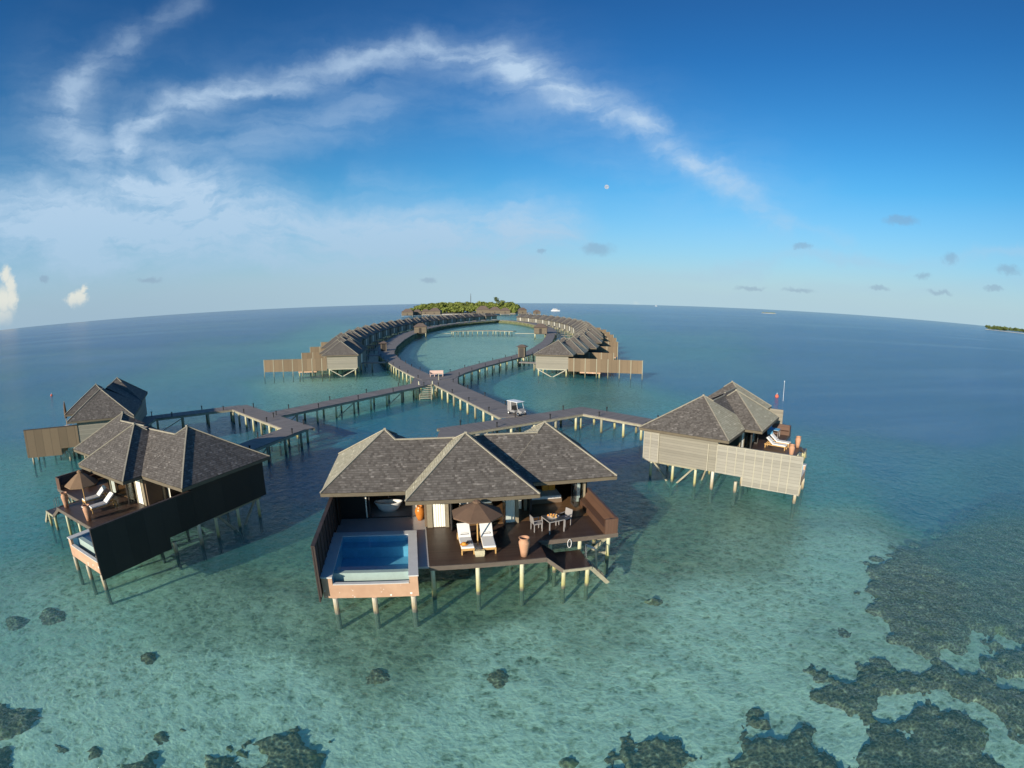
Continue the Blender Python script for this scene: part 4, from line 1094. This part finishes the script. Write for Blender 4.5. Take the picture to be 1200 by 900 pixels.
# coral: outlines on the seabed
def blob(cx, cy, rx, ry, n=10):
    return [(cx+rx*cos(2*PI*k/n)*random.uniform(.8, 1.2), cy+ry*sin(2*PI*k/n)*random.uniform(.8, 1.2)) for k in range(n)]
def inside(x, y, P):
    c = False; j = len(P)-1
    for i in range(len(P)):
        if (P[i][1] > y) != (P[j][1] > y) and x < (P[j][0]-P[i][0])*(y-P[i][1])/(P[j][1]-P[i][1])+P[i][0]: c = not c
        j = i
    return c
def edged(x, y, P):
    b = 1e9
    for i in range(len(P)):
        ax, ay = P[i]; bx, by = P[(i+1) % len(P)]; dx, dy = bx-ax, by-ay
        t_ = max(0, min(1, ((x-ax)*dx+(y-ay)*dy)/(dx*dx+dy*dy+1e-9))); b = min(b, hypot(x-ax-t_*dx, y-ay-t_*dy))
    return b
def coral(label, poly, name='coral_patch', lift=.55, step=None, amp=1.05, off=-.08):
    P = [ground(px, min(py, 990), -.6) for px, py in poly]
    x0 = min(p[0] for p in P)-.8; x1 = max(p[0] for p in P)+.8; y0 = min(p[1] for p in P)-.8; y1 = max(p[1] for p in P)+.8
    cx, cy = (x0+x1)/2, (y0+y1)/2
    st = step or max(.07, min(.2, (x1-x0)/70)); nx = int((x1-x0)/st)+1; ny = int((y1-y0)/st)+1
    idx = {}; V = []; Fc = []; ED = []
    for i in range(nx+1):
        for j in range(ny+1):
            x = x0+i*st; y = y0+j*st
            d = edged(x, y, P); d = d if inside(x, y, P) else -d
            d += amp*noise.fractal(Vector((x*.8, y*.8, 1.3)), .8, 2.1, 5)-off
            if d < -.45: continue
            e = sstep(-.35, .8, d)
            z = -.99+e*lift*.45+e*(.10*noise.noise(Vector((x*1.1, y*1.1, 0)))+.13*abs(noise.noise(Vector((x*3.1, y*3.1, 5))))+.09*abs(noise.noise(Vector((x*7.5, y*7.5, 9)))))
            idx[(i, j)] = len(V); V.append((x-cx, y-cy, z)); ED.append(sstep(-.45, .35, d))
    for (i, j), a in idx.items():
        if (i+1, j) in idx and (i, j+1) in idx and (i+1, j+1) in idx: Fc.append((a, idx[(i+1, j)], idx[(i+1, j+1)], idx[(i, j+1)]))
    if not Fc: return
    o = MB().mesh(V, Fc).build(name, M['coral'], smooth=True); o.location = (cx, cy, 0)
    at_ = o.data.attributes.new('edge', 'FLOAT', 'POINT'); at_.data.foreach_set('value', ED)
    tag(o, label, 'coral', 'coral patches on the pale seabed')
coral('largest dark coral field, at the right edge of the photo', [(1020,655),(1050,640),(1090,630),(1130,600),(1180,575),(1290,560),(1300,740),(1195,745),(1150,738),(1130,762),(1085,768),(1045,748),(1018,715),(1014,680)], 'coral_field', .55, .16)
coral('curved coral patch with a hooked upper left end, below the large field', [(938,782),(955,765),(985,757),(982,772),(1003,792),(1012,776),(1038,770),(1068,782),(1078,800),(1064,815),(1035,818),(1018,838),(1000,838),(975,815),(950,797)])
coral('coral patch between the curved one and the right edge', [(1086,772),(1115,764),(1150,788),(1180,800),(1215,812),(1290,830),(1230,880),(1180,850),(1150,822),(1118,815),(1092,800)])
coral('coral patch at the right edge just under the large field', [(1156,752),(1200,755),(1280,760),(1290,815),(1220,805),(1180,790),(1162,772)])
coral('large rounded coral patch at the bottom, left of the biggest bottom-right one', [(862,885),(868,862),(900,845),(925,850),(942,834),(985,842),(986,856),(962,862),(985,885),(990,930),(870,935)])
coral('biggest coral patch at the bottom right of the photo', [(998,890),(1028,856),(1060,832),(1100,820),(1160,838),(1178,878),(1175,930),(990,935)])
coral('coral patch at the bottom edge right of centre', [(727,876),(742,856),(788,849),(812,860),(818,888),(806,930),(722,930)])
coral('coral patch at the bottom edge left of centre, left part', [(224,888),(236,872),(262,874),(296,888),(300,935),(220,935)])
coral('coral patch at the bottom edge left of centre, round right part', [(300,884),(310,862),(338,850),(368,862),(384,884),(372,930),(300,930)])
coral('coral patch cut by the left edge near the bottom', [(-50,815),(15,818),(34,832),(32,852),(8,860),(-50,865)])
coral('small coral patch at the bottom left corner', [(-50,872),(0,874),(8,890),(-5,930),(-50,930)])
coral('low coral patch at the bottom edge between corner and centre', [(122,893),(140,884),(168,888),(176,905),(170,930),(118,930)])
heads = [(112,876,15,10,'at lower left beside the low patch'),(68,872,11,9,'nearest the bottom left corner'),(184,858,10,8,'above the low bottom patch'),(213,851,7,5,'tiny, right of the one above the low patch'),(442,789,17,10,'below the nearest villa pool'),
         (587,790,12,10,'below the nearest villa deck'),(173,765,9,7,'alone on the left part of the lagoon'),(885,828,12,8,'above the large rounded bottom patch'),(992,737,10,8,'between the sand and the large field'),
         (60,716,14,7,'dim, at the left under the black-walled villa'),(15,722,12,7,'dim, at the left edge of the photo'),(668,889,12,8,'at the bottom edge near the centre'),(770,700,10,4,'small, right of the landing steps')]
for cx, cy, rx, ry, l in heads: coral('single round coral head '+l, blob(cx, cy, rx, ry), 'coral_boulder', .6, .07, .3, -.12)

# ================================================================= light, sky, camera
SUNEL = radians(17); sx, sy = -.52, -.854
sv = Vector((sx, sy, 0)).normalized()*cos(SUNEL)+Vector((0, 0, sin(SUNEL)))
sl = bpy.data.lights.new('sun', 'SUN'); sl.energy = 3.75; sl.angle = radians(.5); sl.color = (1.0, .89, .73)
so = bpy.data.objects.new('sun', sl); COL.objects.link(so); so.rotation_euler = (-sv).to_track_quat('-Z', 'Y').to_euler(); so.location = (0, 0, 60)

wd_ = bpy.data.worlds.new('World'); S.world = wd_; wd_.use_nodes = True
t = NT(wd_.node_tree); t.n.clear(); out = t.new('ShaderNodeOutputWorld'); bg = t.new('ShaderNodeBackground'); t.l.new(bg.outputs[0], out.inputs[0])
sky = t.new('ShaderNodeTexSky'); sky.sky_type = 'NISHITA'; sky.sun_disc = False; sky.sun_elevation = SUNEL; sky.sun_rotation = atan2(sx, sy)
sky.air_density = 1.0; sky.dust_density = .6; sky.ozone_density = 2.5
dvec = t.vmath('NORMALIZE', t.new('ShaderNodeTexCoord').outputs['Generated'])
dx, dy, dz = t.sep(dvec)
az = t.math('ARCTAN2', dx, dy); el = t.math('ARCSINE', dz)
skyc = t.new('ShaderNodeGamma'); t.put(skyc.inputs[0], sky.outputs[0]); skyc.inputs[1].default_value = 1.0
grade = t.ramp(t.math('DIVIDE', el, 1.2, clamp=True), [(0, (.72, .82, .85)), (.06, (.50, .72, .84)), (.18, (.20, .61, .80)), (.38, (.12, .45, .72)), (.6, (.12, .35, .62))])
base = t.mix(1.0, skyc.outputs[0], grade, 'MULTIPLY')
# cirrus: soft brushed streaks along paths on the sky
def sk(x, y): d = ray(x, y); return (atan2(d[0], d[1]), asin(d[2]))
w0 = t.noise(dvec, 3.2, 6, .62, out='Color'); w1 = t.noise(dvec, 11, 5, .7, out='Color')
warp = t.vmath('ADD', t.vmath('MULTIPLY', t.vmath('SUBTRACT', w0, (.5, .5, .5)), (.16, .13, 0)), t.vmath('MULTIPLY', t.vmath('SUBTRACT', w1, (.5, .5, .5)), (.035, .028, 0)))
P0 = t.vmath('ADD', t.xyz(az, el), warp)
def seg(a, b, wid, inten):
    A = Vector(sk(*a)); B = Vector(sk(*b)); d = B-A; L2 = d.length_squared
    pa = t.vmath('SUBTRACT', P0, (A.x, A.y, 0))
    h = t.math('DIVIDE', t.vmath('DOT_PRODUCT', pa, (d.x, d.y, 0)), L2, clamp=True)
    q = t.vmath('SUBTRACT', pa, t.vmath('MULTIPLY', t.xyz(h, h, 0), (d.x, d.y, 0)))
    dist = t.vmath('LENGTH', q)
    g = t.math('DIVIDE', dist, wid*(.7 if wid < 27 else .95)/F)
    return t.math('MULTIPLY', t.math('EXPONENT', t.math('MULTIPLY', t.math('MULTIPLY', g, g), -1.0)), inten)
segs = [((225,5),(150,50),22,.22),((150,50),(80,110),26,.40),((80,110),(78,160),22,.42),((78,160),(150,235),34,.42),
        ((150,165),(210,122),20,.55),((210,122),(310,98),22,.58),((310,98),(420,70),20,.48),((420,70),(500,52),22,.52),((500,52),(590,68),24,.60),((590,68),(680,118),26,.66),
        ((680,118),(770,170),22,.66),((770,170),(850,212),18,.62),((850,212),(925,266),17,.52),((925,266),(1000,284),9,.22),
        ((150,165),(150,225),28,.6),((150,225),(240,240),48,.66),((0,262),(140,258),32,.72),((100,280),(660,270),32,.72),((0,302),(620,305),28,.52),((600,322),(900,312),13,.4),((880,305),(1200,300),9,.35),((700,345),(1200,338),10,.3),((420,210),(640,262),20,.16),((440,130),(300,170),30,.18)]
tot = None
for a, b, w_, i_ in segs:
    q = seg(a, b, w_, i_); tot = q if tot is None else t.math('MAXIMUM', tot, q)
wide = None
for a, b, w_, i_ in [((60,130),(230,230),75,.22),((220,130),(600,90),65,.16),((600,100),(900,250),60,.18),((0,290),(600,290),48,.40),((0,250),(330,250),40,.30)]:
    q = seg(a, b, w_, i_); wide = q if wide is None else t.math('ADD', wide, q)
fib = t.noise(t.vmath('MULTIPLY', P0, (2.2, 9.0, 1)), 2.4, 6, .6, .25); fib2 = t.noise(t.vmath('MULTIPLY', P0, (6, 4, 1)), 1.2, 4, .55, .5)
tex = t.maprange(t.math('ADD', t.math('MULTIPLY', fib, .7), t.math('MULTIPLY', fib2, .3)), .32, .66, .30, 1.2)
cir = t.math('MULTIPLY', t.math('ADD', tot, t.math('MULTIPLY', wide, .8)), tex)
col = t.mix(t.math('MINIMUM', t.math('MULTIPLY', cir, 1.0), .9), base, (3.0, 3.9, 4.9))
# pale haze veil above the horizon, banded
veiln = t.noise(t.vmath('MULTIPLY', P0, (1.2, 9, 1)), 2.2, 5, .6, .3)
veil = t.math('MULTIPLY', t.maprange(el, .155, .0), t.maprange(veiln, .25, .7, .55, 1.0))
left = t.maprange(az, .55, -.1, .65, 1.0)
hz = t.mix(t.maprange(az, -.9, .2), (1.95, 2.75, 3.4), (2.5, 3.5, 4.0))
col = t.mix(t.math('MULTIPLY', t.maprange(el, .30, .05), .45), col, (1.3, 2.55, 3.6))
col = t.mix(t.math('MULTIPLY', t.math('MULTIPLY', veil, left), .80), col, (2.3, 3.2, 3.9))
col = t.mix(t.math('MULTIPLY', t.maprange(el, .10, -.005), .92), col, hz)
# small cumulus puffs
pw_ = t.vmath('ADD', t.xyz(az, el), t.vmath('MULTIPLY', t.vmath('SUBTRACT', t.noise(dvec, 48, 5, .7, out='Color'), (.5, .5, .5)), (.034, .024, 0)))
def puff(x, y, rx, ry):
    c = sk(x, y); q = t.vmath('MULTIPLY', t.vmath('SUBTRACT', pw_, (c[0], c[1], 0)), (F/rx, F/ry, 0)); return t.maprange(t.vmath('LENGTH', q), 1.25, .35)
dk = None
for a in [(700,292,20,8),(175,328,14,4),(1055,258,22,6),(1113,303,10,8),(1081,323,10,4),(940,288,11,4),(503,329,10,4),(1182,316,16,6),(635,295,6,3),(1165,338,12,3),
          (1100,343,16,3),(1030,370-32,12,3),(880,338,18,3),(935,340,20,3),(52,327,6,4)]:
    q = puff(*a); dk = q if dk is None else t.math('MAXIMUM', dk, q)
col = t.mix(t.math('MULTIPLY', dk, .42), col, (1.35, 1.85, 2.6))
wh = None
for a in [(85,352,9,7),(93,349,10,9),(97,340,5,7),(6,322,7,10),(12,334,8,12),(4,352,12,16),(14,350,8,16),(3,372,14,10),(745,359,6,5),(688,358,5,4)]:
    q = puff(*a); wh = q if wh is None else t.math('MAXIMUM', wh, q)
col = t.mix(t.math('MULTIPLY', wh, t.maprange(el, .0, .05, .2, .85)), col, (4.6, 4.6, 4.1))
t.put(bg.inputs[0], col); bg.inputs[1].default_value = .105

# day moon
d = ray(711, 219); R = 60000
mo = bpy.data.meshes.new('moon'); bm = bmesh.new(); bmesh.ops.create_uvsphere(bm, u_segments=24, v_segments=16, radius=R*2.6/F); bm.to_mesh(mo); bm.free()
m, t, out = mat('moon_surface')
nn = t.noise(t.new('ShaderNodeTexCoord').outputs['Generated'], 3.5, 4, .6); c_ = t.ramp(nn, [(.4, (.40, .50, .62)), (.6, (.62, .70, .78))])
e = t.new('ShaderNodeEmission'); t.put(e.inputs[0], c_); e.inputs[1].default_value = .6; t.l.new(e.outputs[0], out.inputs[0])
mo.materials.append(m); o = bpy.data.objects.new('moon', mo); COL.objects.link(o); o.location = (d[0]*R, d[1]*R, CAMZ+d[2]*R); o.visible_shadow = True
tag(o, kind='structure')

cd = bpy.data.cameras.new('camera'); cam = bpy.data.objects.new('camera', cd); COL.objects.link(cam); S.camera = cam
cam.location = (0, 0, CAMZ); cam.rotation_euler = (PI/2-PITCH, radians(0), 0)
cd.type = 'PANO'; cd.sensor_width = 36; cd.clip_start = .1; cd.clip_end = 2e5
cd.panorama_type = 'FISHEYE_LENS_POLYNOMIAL'; cd.fisheye_fov = 3.1
cd.fisheye_polynomial_k0 = 0; cd.fisheye_polynomial_k1 = -1/(F*.03); cd.fisheye_polynomial_k2 = 0; cd.fisheye_polynomial_k3 = 0; cd.fisheye_polynomial_k4 = 0
S.render.engine = 'CYCLES'
S.cycles.max_bounces = 8; S.cycles.transparent_max_bounces = 12; S.cycles.diffuse_bounces = 3; S.cycles.glossy_bounces = 3
wd_.cycles.sampling_method = 'MANUAL'; wd_.cycles.sample_map_resolution = 512
S.cycles.use_denoising = True; S.cycles.sample_clamp_indirect = 6
S.view_settings.view_transform = 'Standard'; S.view_settings.look = 'None'; S.view_settings.gamma = 1; S.view_settings.exposure = .76; S.view_settings.use_curve_mapping = False
